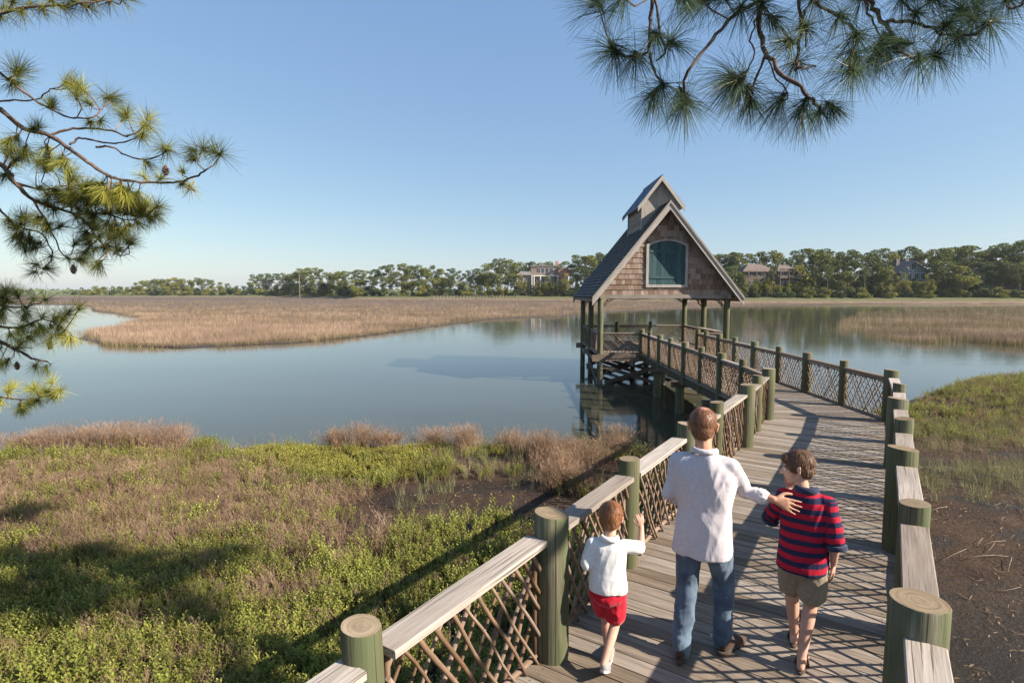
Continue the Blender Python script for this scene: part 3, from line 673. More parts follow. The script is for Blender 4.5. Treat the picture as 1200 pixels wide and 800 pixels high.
for xx in (GXL, GXR): mb.beam((xx + .1, GY0, -.5), (xx + .1, 26.9, -1.3), .05, .16); mb.beam((xx - .1, GY0, -1.3), (xx - .1, 26.9, -.5), .05, .16)
build_each(mb, 'cross_brace', M['brown'], gz)
for y in (GY0, 26.9, GY1):
    for xx in (GXL, 6.45, GXR):
        if xx == 6.45: post((xx, y), .13, -.32, -2.3, parent=gz, mname='piling')
        else:
            post((xx, y), .125, 2.36, -2.3, parent=gz, mname='post')
# railings around the platform
def gbay(a, b, **k): bay(a, .12, b, .1, gz, capw=.12, fine=False, sp=(.17, .17), rad=.012, board=True, capmat='capdark', ang=.75, capt=.04, **k)
def gpost(x, y, r=.085): post((x, y), r, 1.08, -.3, parent=gz, mname='rail_post')
gbay((GXL, GY0), (XN(24), GY0)); gbay((XQ(24), GY0), (GXR, GY0))
for x0_ in (GXL, GXR):
    gbay((x0_, GY0), (x0_, 26.9)); gbay((x0_, 26.9), (x0_, GY1))
for i in range(3):
    xa = GXL + (GXR - GXL) * i / 3; xb = GXL + (GXR - GXL) * (i + 1) / 3; gbay((xa, GY1), (xb, GY1))
    if i: gpost(xa, GY1)
# bench seat inside along the right side, a pale plank
mb = MB(); mb.beam((GXR - .3, GY0 + .3, .95), (GXR - .3, 26.7, .95), .34, .045, bev=.006)
mb.build('leaning_shelf', M['cap'], gz)
# beams under the roof
mb = MB()
for xx in (GXL, GXR): mb.beam((xx, YB + .25, 2.45), (xx, YE - .3, 2.45), .12, .2)
for y in (26.9, GY1): mb.beam((GXL, y, 2.45), (GXR, y, 2.45), .1, .16)
build_each(mb, 'roof_beam', M['capdark'], gz)
# gable wall: courses of shingles, front and back
for yy, nm in ((GY0, 'gable_wall'), (GY1 + .3, 'gable_wall')):
    mb = MB(); z = 2.50; row = 0; sg = -1 if yy == GY0 else 1
    inner = lambda z: (AP - .16 - z) / SL
    hw0 = inner(2.5); mb.add([(GC - hw0, yy + .05 * -sg, 2.5), (GC + hw0, yy + .05 * -sg, 2.5), (GC, yy + .05 * -sg, AP - .16)], [(0, 1, 2)], [(0, 0, 0)] * 3, .1)
    while z < AP - .3:
        hh = .225; hw = inner(z) - .005; x = GC - hw - random.random() * .15
        while x < GC + hw:
            wd = random.uniform(.14, .30); x0_, x1_ = max(x, GC - hw), min(x + wd - .008, GC + hw); x += wd
            if x1_ - x0_ < .02: continue
            def zt(xx): return min(z + hh + .03, AP - .165 - abs(xx - GC) * SL)
            zb = z + random.uniform(-.006, .004)
            if zt(x0_) < zb or zt(x1_) < zb:
                pass
            y0_ = yy + sg * .028; y1_ = yy + sg * .004; tt = random.random(); o = random.random() * 50
            za, zc = max(zt(x0_), zb + .004), max(zt(x1_), zb + .004)
            vs = [(x0_, y0_, zb), (x1_, y0_, zb), (x1_, y1_, zc), (x0_, y1_, za), (x0_, yy - sg * .0, zb), (x1_, yy - sg * .0, zb)]
            mb.add(vs, [(0, 1, 2, 3), (0, 4, 5, 1), (0, 3, 4), (1, 5, 2)], [(v[2] + o, v[0] + o, 0) for v in vs], tt)
        z += hh; row += 1
    mb.build(nm, M['shingle'], gz)
mb = MB()
mb.beam((GC - HW + .30, GY0 - .045, 2.44), (GC + HW - .30, GY0 - .045, 2.44), .07, .16)
mb.build('tie_beam', M['trim'], gz)
# roof planes with shingle courses
def roofplane(side, x_half, apex, slope, y0, y1, mat, parent, name, gap=.19, wmin=.14, wmax=.32, th=.045):
    mb = MB(); L = math.hypot(x_half, x_half * slope); dx, dz = x_half / L, -x_half * slope / L
    nrm = Vector((-dz * side, 0, dx))
    base = Vector((GC, 0, apex))
    a = base + Vector((side * .0, y0 + .01, 0)); b = base + Vector((side * x_half, y0 + .01, -x_half * slope)); t2 = -nrm * .05
    mb.add([a, b, b + Vector((0, y1 - y0 - .02, 0)), a + Vector((0, y1 - y0 - .02, 0)), a + t2, b + t2, b + t2 + Vector((0, y1 - y0 - .02, 0)), a + t2 + Vector((0, y1 - y0 - .02, 0))],
           [(0, 1, 2, 3), (4, 7, 6, 5), (0, 4, 5, 1), (3, 2, 6, 7), (1, 5, 6, 2)], [(0, 0, 0)] * 8, .15)
    nrow = int(L / gap)
    for r_ in range(nrow + 1):
        s0 = L - r_ * gap; s1 = max(0, s0 - gap - .03); y = y0 - random.random() * .1
        if s0 < .03: continue
        while y < y1:
            wd = random.uniform(wmin, wmax); ya, yb = max(y, y0), min(y + wd - .007, y1); y += wd
            if yb - ya < .02: continue
            se = s0 + random.uniform(-.008, .012); lo_ = base + Vector((side * dx * se, 0, dz * se)) + nrm * th; up = base + Vector((side * dx * s1, 0, dz * s1)) + nrm * .003
            lb = base + Vector((side * dx * se, 0, dz * se)) + nrm * .001; o = random.random() * 50
            vs = [lo_ + Vector((0, ya, 0)), lo_ + Vector((0, yb, 0)), up + Vector((0, yb, 0)), up + Vector((0, ya, 0)), lb + Vector((0, ya, 0)), lb + Vector((0, yb, 0))]
            mb.add(vs, [(0, 1, 2, 3), (0, 4, 5, 1), (0, 3, 4), (1, 5, 2)], [(0 + o, ya + o, 0), (0 + o, yb + o, 0), (gap + o, yb + o, 0), (gap + o, ya + o, 0), (o, ya + o, .02), (o, yb + o, .02)], random.random())
    mb.tube([base + Vector((0, y0 + .03, .02)), base + Vector((0, y1 - .03, .02))], .035, 6, tint=.4, smooth=False)
    return mb.build(name, mat, parent)
for s_ in (-1, 1): roofplane(s_, HW, AP, SL, YB, YE, M['roof'], gz, 'roof')
def barge(xc, ap, ev, hw, y0, y1, dep, s_, name, parent, tint):
    """one sloping board in a gable plane, mitred at the peak"""
    mb = MB(); xe = xc + s_ * hw; pr = [(xc, ap), (xe, ev), (xe, ev - dep), (xc, ap - dep)]; n = 4
    vs = [(x, y0, z) for x, z in pr] + [(x, y1, z) for x, z in pr]; Lh = math.hypot(hw, ap - ev); gs = [(0, 0, 0), (Lh, 0, 0), (Lh, dep, 0), (0, dep, 0)]; gs = gs + [(a + 0, b_, .04) for a, b_, c in gs]
    mb.add(vs, [(0, 1, 2, 3), (7, 6, 5, 4)] + [(i, i + 4, (i + 1) % 4 + 4, (i + 1) % 4) for i in range(4)], gs, tint); mb.build(name, M['trim'], parent)
for y0_, y1_ in ((YB - .055, YB - .005), (YE + .005, YE + .055)):
    for s_ in (-1, 1): barge(GC, AP + .03, EV + .0, HW + .02, y0_, y1_, .34, s_, 'barge_board', gz, .8)
for y0_, y1_ in ((YB - .09, YB - .057), (YE + .057, YE + .09)):
    for s_ in (-1, 1): barge(GC, AP + .06, EV + .03, HW + .02, y0_, y1_, .12, s_, 'barge_trim', gz, .35)
mb = MB()
for s_ in (-1, 1):
    for y in np.arange(YB + .25, YE, .6):
        n_ = Vector((SL * s_, 0, 1)).normalized(); mb.beam(Vector((GC, y, AP)) - n_ * .13, Vector((GC + s_ * HW, y, EV)) - n_ * .13, .045, .13, up=n_)
    mb.beam((GC + s_ * (HW - .02), YB, EV - .10), (GC + s_ * (HW - .02), YE, EV - .10), .03, .14)
build_each(mb, 'rafter', M['capdark'], gz)
# shutter with arched frame
WX0, WX1, WZ0, WZ1, RISE = 5.66, 7.42, 2.83, 4.62, .22
def arch_outline(x0, x1, z0, z1, rise, n=16):
    return [(x0, z0), (x1, z0), (x1, z1)] + [(x1 + (x0 - x1) * i / n, z1 + rise * math.sin(PI * i / n) ** .85) for i in range(1, n)] + [(x0, z1)]
def ring(o1, o2, y0, y1, tint):
    n = len(o1); vs = [(x, y0, z) for x, z in o1] + [(x, y0, z) for x, z in o2] + [(x, y1, z) for x, z in o1] + [(x, y1, z) for x, z in o2]; fs = []
    for i in range(n):
        j = (i + 1) % n; fs += [(i, j, n + j, n + i), (i, 2 * n + i, 2 * n + j, j), (n + i, n + j, 3 * n + j, 3 * n + i)]
    return vs, fs
shf = MB(); vs, fs = ring(arch_outline(WX0, WX1, WZ0, WZ1, RISE), arch_outline(WX0 + .11, WX1 - .11, WZ0 + .11, WZ1 - .06, RISE), GY0 - .075, GY0 + .0, .8)
shf.add(vs, fs, [(v[2], v[0], 0) for v in vs], .85)
win = MB(); xw = WX0 + .11; nb = 9; bwd = (WX1 - WX0 - .22) / nb
for i in range(nb):
    x0_ = xw + i * bwd + .004; x1_ = x0_ + bwd - .008; f = lambda x: WZ1 - .06 + RISE * max(0, math.sin(PI * (WX1 - .11 - x) / (WX1 - WX0 - .22))) ** .85 + .02
    vs = [(x0_, GY0 - .04, WZ0 + .1), (x1_, GY0 - .04, WZ0 + .1), (x1_, GY0 - .04, f(x1_)), (x0_, GY0 - .04, f(x0_)), (x0_, GY0 - .03, WZ0 + .1), (x1_, GY0 - .03, WZ0 + .1), (x1_, GY0 - .03, f(x1_)), (x0_, GY0 - .03, f(x0_))]
    win.add(vs, [(0, 1, 2, 3), (1, 5, 6, 2), (0, 3, 7, 4)], [(v[2] + i * 3, v[0] + i, 0) for v in vs], random.random() * .6)
win.add([(WX0 + .1, GY0 - .032, WZ0 + .1), (WX1 - .1, GY0 - .032, WZ0 + .1), (WX1 - .1, GY0 - .032, WZ1 - .05), (WX0 + .1, GY0 - .032, WZ1 - .05)], [(0, 1, 2, 3)], [(0, 0, 0)] * 4, 0)
wo = win.build('shutter', M['shutter'], gz)
mbt = MB()
for zc in (WZ0 + .42, WZ1 - .28): mbt.box(((WX0 + WX1) / 2, GY0 - .052, zc), (1, 0, 0), (0, 1, 0), (0, 0, 1), (WX1 - WX0) / 2 - .14, .012, .055, .4)
build_each(mbt, 'shutter_batten', M['shutter'], wo); shf.build('shutter_frame', M['trim'], gz)
# twig brackets at the post tops
def twigs(x, y, dirs):
    mb = MB()
    for (dx, dy) in dirs:
        for k in range(3):
            a = Vector((x, y, 1.75 + k * .14 + random.uniform(-.03, .03))); b = Vector((x + dx * (.28 + .14 * k), y + dy * (.28 + .14 * k), 2.32))
            mid = (a + b) / 2 + Vector((dx, dy, 0)) * random.uniform(-.12, .1) + Vector((0, 0, random.uniform(-.05, .05))); mb.tube([a, (a + mid) / 2 + Vector((0, 0, random.uniform(-.02, .04))), mid, (mid + b) / 2 + Vector((dx, dy, 0)) * random.uniform(-.05, .05), b], [.026, .023, .02, .018, .015], 6)
            mb.tube([mid, mid + Vector((dx * .1, dy * .1, random.uniform(.06, .2)))], [.016, .008], 5)
    mb.build('twig_bracket', M['twig'], gz)
for y in (GY0, 26.9, GY1):
    for xx, s_ in ((GXL, 1), (GXR, -1)): twigs(xx, y, [(s_, 0), (0, 1 if y < 29 else -1)])
# cupola
CX, CY0, CY1, CHW, CAP_, CEV = 6.5, 24.9, 28.3, .95, 7.64, 6.42; CS = (CAP_ - CEV) / CHW
cu = MB(); wx = .76
zb = AP - wx * SL - .12; wt = CAP_ - wx * CS - .05
for s_ in (-1, 1):   # side walls of slats
    z = zb; cu.box((CX + s_ * (wx - .03), (CY0 + CY1) / 2, (zb + wt) / 2), (0, 1, 0), (1, 0, 0), (0, 0, 1), (CY1 - CY0) / 2 - .3, .012, (wt - zb) / 2, .1)
    while z < wt - .05:
        cu.box((CX + s_ * wx, (CY0 + CY1) / 2, z + .05), (0, 1, 0), (1, 0, -.35 * s_), (.35 * s_, 0, 1), (CY1 - CY0) / 2 - .28, .012, .05); z += .115
    for yy in (CY0 + .27, CY1 - .27): cu.box((CX + s_ * (wx + .01), yy, (zb + wt) / 2), (0, 0, 1), (1, 0, 0), (0, 1, 0), (wt - zb) / 2, .045, .06, .85)
for yy in (CY0 + .24, CY1 - .24):
    o = random.random() * 9; vs = [(CX - wx, yy, zb), (CX + wx, yy, zb), (CX + wx, yy, wt), (CX, yy, CAP_ - .06), (CX - wx, yy, wt)]
    vs += [(v[0], v[1] + .03, v[2]) for v in vs]
    cu.add(vs, [(0, 1, 2, 3, 4), (9, 8, 7, 6, 5)], [(v[2] + o, v[0], 0) for v in vs], .6)
cupo = cu.build('cupola', M['trim'], gz)
mb = MB()
for s_ in (-1, 1):
    n_ = Vector((CS * s_, 0, 1)).normalized()
    a = Vector((CX - s_ * .02, (CY0 + CY1) / 2, CAP_)); b = Vector((CX + s_ * (CHW + .08), (CY0 + CY1) / 2, CAP_ - (CHW + .08) * CS)); mid = (a + b) / 2
    ax = (b - a).normalized(); mb.box(mid, ax, (0, 1, 0), n_, (b - a).length / 2, (CY1 - CY0) / 2, .014, .5)
    y = CY0 + .02
    while y < CY1: mb.box(mid + n_ * .02 + Vector((0, y - (CY0 + CY1) / 2, 0)), ax, (0, 1, 0), n_, (b - a).length / 2, .012, .018, .5); y += .34
    mb.box(b - n_ * .02, (0, 1, 0), ax, n_, (CY1 - CY0) / 2, .01, .04, .5)
mb.tube([(CX, CY0 - .01, CAP_ + .01), (CX, CY1 + .01, CAP_ + .01)], .05, 8, smooth=False)
mb.build('metal_roof', M['metal'], cupo)
for y0_, y1_ in ((CY0 - .045, CY0 - .003), (CY1 + .003, CY1 + .045)):
    for s_ in (-1, 1): barge(CX, CAP_ + .01, CAP_ - (CHW + .08) * CS + .01, CHW + .08, y0_, y1_, .22, s_, 'cupola_trim', cupo, .8)

# ------------------------------------------------------------------ far trees
def far_tree(kind, seed):
    rd = random.Random(seed); Q = []; T = []
    def clump(c, rx, ry, rz, n, sz):
        for _ in range(n):
            while True:
                p = Vector((rd.uniform(-1, 1), rd.uniform(-1, 1), rd.uniform(-1, 1)))
                if .25 < p.length < 1: break
            p = Vector((c[0] + p.x * rx, c[1] + p.y * ry, c[2] + p.z * rz)); a = Vector((rd.gauss(0, 1), rd.gauss(0, 1), rd.gauss(0, .6))).normalized(); b = a.orthogonal().normalized()
            b = (b * math.cos(rd.random() * 3) + a.cross(b) * math.sin(rd.random() * 3)).normalized(); s_ = sz * rd.uniform(.6, 1.3)
            Q.append([p - a * s_, p + b * s_ * .6, p + a * s_, p - b * s_ * .6]); T.append(min(1, max(0, .45 + rd.gauss(0, .2))))
    mb = MB(); H_ = 18.0
    if kind.startswith('pine'):
        lx, ly = rd.gauss(0, .7), rd.gauss(0, .5)
        ps = [Vector((0, 0, 0)), Vector((lx * .4, ly * .4, 6)), Vector((lx, ly, 12)), Vector((lx * 1.2, ly, 17))]; mb.tube(ps, [.30, .24, .17, .06], 7, tint=.5)
        n = 13 if kind == 'pine_a' else 9; lo_ = .42 if kind == 'pine_a' else .60
        for i in range(n):
            f = lo_ + (1 - lo_) * (i + rd.random()) / n; z = H_ * f; a = i * 2.4 + rd.random(); sp = (3.6 if kind == 'pine_a' else 4.0) * math.sin(PI * min(1, (1 - f) / (1 - lo_) * .75 + .2)) * rd.uniform(.5, 1.05)
            c = Vector((lx + math.cos(a) * sp, ly + math.sin(a) * sp, z)); mb.tube([Vector((lx * f, ly * f, z - 1.6)), (Vector((lx * f, ly * f, z - 1.6)) + c) / 2 + Vector((0, 0, .2)), c], [.09, .06, .03], 4, tint=.5)
            clump(c, rd.uniform(1.5, 2.4), rd.uniform(1.5, 2.4), rd.uniform(.8, 1.3), 165, .34)
    elif kind == 'oak':
        mb.tube([(0, 0, 0), (.2, 0, 4), (.5, .2, 9)], [.4, .3, .12], 7, tint=.4)
        for i in range(16):
            a = i * 2.4; f = rd.uniform(.25, .92); sp = 4.6 * math.sin(PI * f) ** .6 * rd.uniform(.3, 1); c = (math.cos(a) * sp, math.sin(a) * sp, H_ * f * .95)
            mb.tube([(0.2, 0, max(1, c[2] - 4)), c], [.12, .04], 4, tint=.4); clump(c, 2.5, 2.5, 2.0, 170, .40)
    else:  # bush, foliage down to the ground
        mb.tube([(0, 0, 0), (0, 0, 6)], [.3, .1], 5, tint=.3)
        for i in range(14):
            a = i * 2.4; sp = rd.uniform(0, 5.5); c = (math.cos(a) * sp, math.sin(a) * sp * .7, rd.uniform(2, 13) * (1 - sp / 9)); clump(c, 3.0, 2.4, 2.5, 150, .55)
    return mb, np.array([[tuple(v) for v in q] for q in Q]), np.array(T)
protos = []
for kind, seed, mi in [('pine_a', 1, 0), ('pine_a', 2, 1), ('pine_b', 3, 0), ('pine_b', 4, 3), ('oak', 5, 2), ('oak', 6, 1), ('bush', 7, 3), ('bush', 8, 2), ('pine_a', 9, 3)]:
    mb, Q, T = far_tree(kind, seed); nm = {'p': 'pine_tree', 'o': 'broadleaf_tree', 'b': 'leafy_bush'}[kind[0]]
    protos.append((kind, nm, mb, Q, T, mi, []))
def seg_of(px):
    for lim, s_ in ((360, 'in the far clump at the left end of the marsh'), (590, 'in the treeline left of the pinkish house'), (700, 'around the pinkish three storey house'), (868, 'just behind the gazebo roof'), (950, 'around the brown hip roofed house'), (1040, 'between the brown house and the blue gabled house'), (1100, 'around the blue gabled house')):
        if px < lim: return s_
    return 'right of the blue gabled house'
KL = {'pine_a': 'tall full pine', 'pine_b': 'tall flat topped pine', 'oak': 'rounded broadleaf tree', 'bush': 'low leafy bush'}
def put_tree(k, px, Yd, topy, spread=1.0, basez=None):
    kind, nm, mb, Q, T, mi, made = protos[k]; Xw = (px - 600) / FPX * Yd; bz = float(ground_h(np.array([Xw]), np.array([Yd]))[0]) if basez is None else basez
    h = max(3.0, EYE + (343 - topy) / FPX * Yd - bz); lab = KL[kind] + ' ' + seg_of(px)
    if not made:
        root = tag(bpy.data.objects.new(nm, None), lab, 'bush' if kind == 'bush' else 'tree', 'far ' + lab); C.objects.link(root)
        a = mb.build('trunk', M['farbark']); b_ = quads('crown' if kind != 'bush' else 'foliage', Q, T, np.zeros(len(T)), TREEM[mi]); a.parent = root; b_.parent = root; made += [a, b_]
    else:
        root = bpy.data.objects.new(nm, None); C.objects.link(root); tag(root, lab, 'bush' if kind == 'bush' else 'tree', 'far ' + lab)
        for ch in made: c = ch.copy(); c.parent = root; C.objects.link(c)
    sc_ = h / (18.0 if kind != 'bush' else 13.5)
    root.location = (Xw, Yd, bz - .1); root.rotation_euler = (0, 0, random.random() * 6.28); root.scale = (sc_ * spread, sc_ * spread, sc_)
CONT = [(95, 341), (100, 338), (125, 333), (150, 334), (165, 327), (190, 324), (215, 323), (240, 326), (258, 329), (275, 334), (290, 333), (300, 321), (328, 321), (345, 318), (352, 315), (370, 313), (385, 316), (430, 316), (445, 312), (470, 309), (490, 311), (530, 313), (545, 319), (560, 313), (575, 304), (590, 301), (605, 309), (620, 306), (640, 306), (660, 310), (675, 300), (690, 296), (705, 297), (760, 300), (845, 297), (862, 294), (880, 297), (893, 293), (905, 294), (915, 303), (925, 303), (935, 295), (945, 290), (960, 290), (980, 296), (995, 293), (1010, 296), (1030, 292), (1045, 293), (1065, 290), (1080, 297), (1095, 291), (1110, 290), (1130, 286), (1150, 294), (1165, 290), (1180, 284), (1200, 287), (1300, 284)]
CXs = [c[0] for c in CONT]; CYs = [c[1] for c in CONT]
px = 96.0
while px < 1290:      # the tall row
    Yl = float(treeline(px)); tall = np.interp(px, CXs, CYs) + abs(random.gauss(0, 1.6))
    house = 612 < px < 660 or 876 < px < 922 or 1046 < px < 1088
    k = random.choice([0, 1, 2, 8, 0, 3, 4, 5] if px > 360 else [0, 5, 4, 1, 2, 5])
    if 295 < px < 335: k = 3
    put_tree(k, px, Yl + (random.uniform(24, 40) if house else random.uniform(2, 26)), tall, random.uniform(.85, 1.15) * (1.25 if px < 360 else 1))
    px += random.uniform(7.5, 12.5) * (.85 if px < 360 else 1)
px = 92.0
while px < 1300:      # lower, denser row
    Yl = float(treeline(px)); house = 606 < px < 664 or 868 < px < 930 or 1042 < px < 1092
    top = np.interp(px, CXs, CYs); top = top + (343 - top) * (random.uniform(.3, .6) if not house else random.uniform(.62, .85))
    put_tree(random.choice([4, 5, 6, 1, 7, 0, 8]), px, Yl + random.uniform(-4, 8), top, random.uniform(.95, 1.3) * (1.4 if house else 1)); px += random.uniform(6, 10)
px = 90.0
while px < 1300:      # bushes at the foot
    Yl = float(treeline(px)); house = 606 < px < 664 or 868 < px < 930 or 1042 < px < 1092
    put_tree(random.choice([6, 7]), px, Yl + random.uniform(-8, -2), 343 - random.uniform(1.5, 9 if not house else 5), random.uniform(1.3, 1.9)); px += random.uniform(8, 13)
# a handful of pale thin trees standing in front of the houses
for px, tp in ((858, 312), (884, 324), (898, 324), (903, 312), (641, 322), (628, 327), (635, 330), (615, 328), (648, 328), (656, 326), (622, 333), (643, 332), (609, 320), (662, 318), (873, 330), (890, 331), (912, 333), (923, 331), (1052, 331), (1064, 330), (1076, 331), (1090, 326), (1058, 318), (1082, 320), (1048, 322), (953, 312), (968, 310), (1012, 312)): put_tree(2 if px in (903, 858, 953, 968, 1012) else 4, px, float(treeline(px)) - 6, tp, .55)
# far wood closing the horizon at the left, one mass
Qv = []; Tv = []
for _ in range(5200):
    yy = random.uniform(1150, 1500); xx = random.uniform(-1.3, 1.3) * yy; zz = random.uniform(0, 1) ** .8 * (9 + 3 * math.sin(xx * .02) + 2 * math.sin(xx * .055)); a = Vector((random.gauss(0, 1), random.gauss(0, .4), random.gauss(0, .5))).normalized() * random.uniform(3, 7); b_ = Vector((0, 0, random.uniform(1.5, 3.5)))
    p = Vector((xx, yy, zz)); Qv.append([tuple(p - a), tuple(p - b_), tuple(p + a), tuple(p + b_)]); Tv.append(random.random())
tag(quads('distant_wood', np.array(Qv), np.array(Tv), np.zeros(len(Tv)), TREEM[0]), 'thin dark line of far woodland on the horizon', 'wood', kind='stuff')

# ------------------------------------------------------------------ houses beyond the marsh
M['h_pink'] = plain('pale_tan_siding', (.18, .14, .115), (.23, .18, .15), .8, .85, 0)
M['h_brick'] = plain('house_brick', (.34, .16, .11), (.44, .23, .16), 1.5, .85, 0)
M['h_brown'] = plain('brown_siding', (.10, .08, .065), (.16, .13, .105), .8, .85, 0)
M['h_blue'] = plain('blue_grey_siding', (.13, .17, .195), (.18, .22, .245), .8, .85, 0)
M['h_roofr'] = plain('brown_hip_roof', (.115, .085, .07), (.165, .125, .105), .7, .85, 0)
M['h_roofd'] = plain('dark_house_roof', (.13, .115, .11), (.19, .17, .16), .7, .85, 0)
M['h_white'] = plain('white_house_trim', (.62, .60, .56), (.72, .70, .66), .8, .7, 0)
M['h_glass'] = plain('dark_house_glass', (.03, .035, .045), (.05, .055, .07), .5, .12, 0, spec=.6)
def hbox(mb, x0, x1, y0, y1, z0, z1): mb.box(((x0 + x1) / 2, (y0 + y1) / 2, (z0 + z1) / 2), (1, 0, 0), (0, 1, 0), (0, 0, 1), (x1 - x0) / 2, (y1 - y0) / 2, (z1 - z0) / 2, .5)
def one(name, mat, parent, *boxes):
    mb = MB()
    for b_ in boxes: hbox(mb, *b_)
    return mb.build(name, mat, parent)
def hip(x0, x1, y0, y1, z0, z1, parent, mat, ridge=.3, name='roof', o=.8):
    x0 -= o; x1 += o; y0 -= o; y1 += o; r_ = (y1 - y0) / 2; a = min(r_, (x1 - x0) * (1 - ridge) / 2); ym = (y0 + y1) / 2
    mb = MB(); vs = [(x0, y0, z0), (x1, y0, z0), (x1, y1, z0), (x0, y1, z0), (x0 + a, ym, z1), (x1 - a, ym, z1), (x0, y0, z0 - .3), (x1, y0, z0 - .3), (x1, y1, z0 - .3), (x0, y1, z0 - .3)]
    mb.add(vs, [(0, 1, 5, 4), (1, 2, 5), (2, 3, 4, 5), (3, 0, 4), (0, 6, 7, 1), (1, 7, 8, 2), (2, 8, 9, 3), (3, 9, 6, 0), (6, 9, 8, 7)], [(v[0], v[1], v[2]) for v in vs], .5); return mb.build(name, mat, parent)
def windows(parent, y, xs, zs, w_, h_, frame='h_white'):
    for x in xs:
        for z in zs:
            f = one('window', M[frame], parent, (x - w_ / 2 - .12, x + w_ / 2 + .12, y - .1, y + .02, z - .12, z + h_ + .12)); one('pane', M['h_glass'], f, (x - w_ / 2, x - .05, y - .14, y - .06, z, z + h_), (x + .05, x + w_ / 2, y - .14, y - .06, z, z + h_))
def s2w(px, Y): return (px - 600) / FPX * Y
def z2w(py, Y): return EYE + (343 - py) / FPX * Y
# pinkish three storey house
Yh = 318; h = thing('house', (s2w(635, Yh), Yh, .7), 'pinkish three storey house with flat parapet and brick end rising above the trees', 'house')
x0, x1, xm = s2w(622, Yh), s2w(654, Yh), s2w(665, Yh); zt = z2w(313, Yh); z2 = z2w(324, Yh)
one('wall', M['h_pink'], h, (x0, x1, Yh, Yh + 12, .5, zt)); one('brick_wall', M['h_brick'], h, (x1, xm, Yh - 1, Yh + 11, .5, zt - .6)); one('parapet', M['h_roofd'], h, (x0 - .4, x1 + .3, Yh - .4, Yh + 12, zt, zt + .9))
one('brick_cap', M['h_white'], h, (x1 - .1, xm + .3, Yh - 1.3, Yh + 11, zt - .6, zt - .3)); one('chimney', M['h_brick'], h, (s2w(651, Yh), s2w(654.5, Yh), Yh + 3, Yh + 5, zt, z2w(306, Yh)))
windows(h, Yh, [s2w(p, Yh) for p in (631, 636, 641, 646)], [z2w(320, Yh), z2w(331, Yh)], 1.7, 2.6); one('balcony', M['h_white'], h, (x0, x1, Yh - 2, Yh, z2, z2 + .5))
for p in (622, 633, 644, 653): one('column', M['h_white'], h, (s2w(p, Yh) - .25, s2w(p, Yh) + .25, Yh - 2, Yh - 1.5, .5, z2))
xa, xb = s2w(607, Yh), s2w(623, Yh); one('side_wing', M['h_pink'], h, (xa, xb, Yh - 3, Yh + 8, .5, z2w(322.5, Yh))); hip(xa, xb, Yh - 3, Yh + 8, z2w(322.5, Yh), z2w(317, Yh), h, M['h_roofd'])
windows(h, Yh - 3, [s2w(p, Yh) for p in (611, 618)], [z2w(330, Yh)], 1.8, 2.6)
for p in (623, 625.5): one('column', M['h_white'], h, (s2w(p, Yh) - .25, s2w(p, Yh) + .25, Yh - 4, Yh - 3.5, .5, z2w(323, Yh)))
# brown hip roofed house
Yh = 238; h = thing('house', (s2w(898, Yh), Yh, .8), 'dark brown house with two hip roofs and screened balconies behind thin trees', 'house')
x0, x1, xm = s2w(870, Yh), s2w(906, Yh), s2w(929, Yh); ze = z2w(318, Yh)
one('wall', M['h_brown'], h, (x0, x1, Yh, Yh + 11, .5, ze)); hip(x0, x1, Yh, Yh + 11, ze, z2w(309, Yh), h, M['h_roofr'], .35)
one('side_wall', M['h_brown'], h, (x1, xm, Yh - 3, Yh + 8, .5, ze)); hip(x1, xm, Yh - 3, Yh + 8, ze, z2w(310.5, Yh), h, M['h_roofr'], .3)
one('balcony', M['h_roofr'], h, (x1 - .3, xm + .3, Yh - 5, Yh - 3, z2w(326.5, Yh), z2w(325, Yh)), (x1 - .3, xm + .3, Yh - 5, Yh - 4.8, z2w(325, Yh), z2w(323.4, Yh)))
windows(h, Yh, [s2w(p, Yh) for p in (876, 884, 892, 900)], [z2w(323, Yh), z2w(336, Yh)], 1.6, 2.2, 'h_brown'); windows(h, Yh - 3, [s2w(p, Yh) for p in (911, 918, 925)], [z2w(323, Yh), z2w(336, Yh)], 1.9, 2.6, 'h_brown')
for p in (870, 879, 888, 906, 916, 929): one('column', M['h_roofr'], h, (s2w(p, Yh) - .11, s2w(p, Yh) + .11, Yh - 5.2, Yh - 4.9, .5, ze))
Yh = 236; h = thing('cottage', (s2w(937, Yh), Yh, .8), 'small brown gabled cottage right of the brown hip roofed house', 'house')
x0, x1 = s2w(930, Yh), s2w(946, Yh); one('wall', M['h_brown'], h, (x0, x1, Yh, Yh + 8, .5, z2w(326, Yh))); hip(x0, x1, Yh, Yh + 8, z2w(326, Yh), z2w(318, Yh), h, M['h_roofr'], .1); windows(h, Yh, [s2w(934, Yh), s2w(941, Yh)], [z2w(334, Yh)], 1.4, 2.0, 'h_brown')
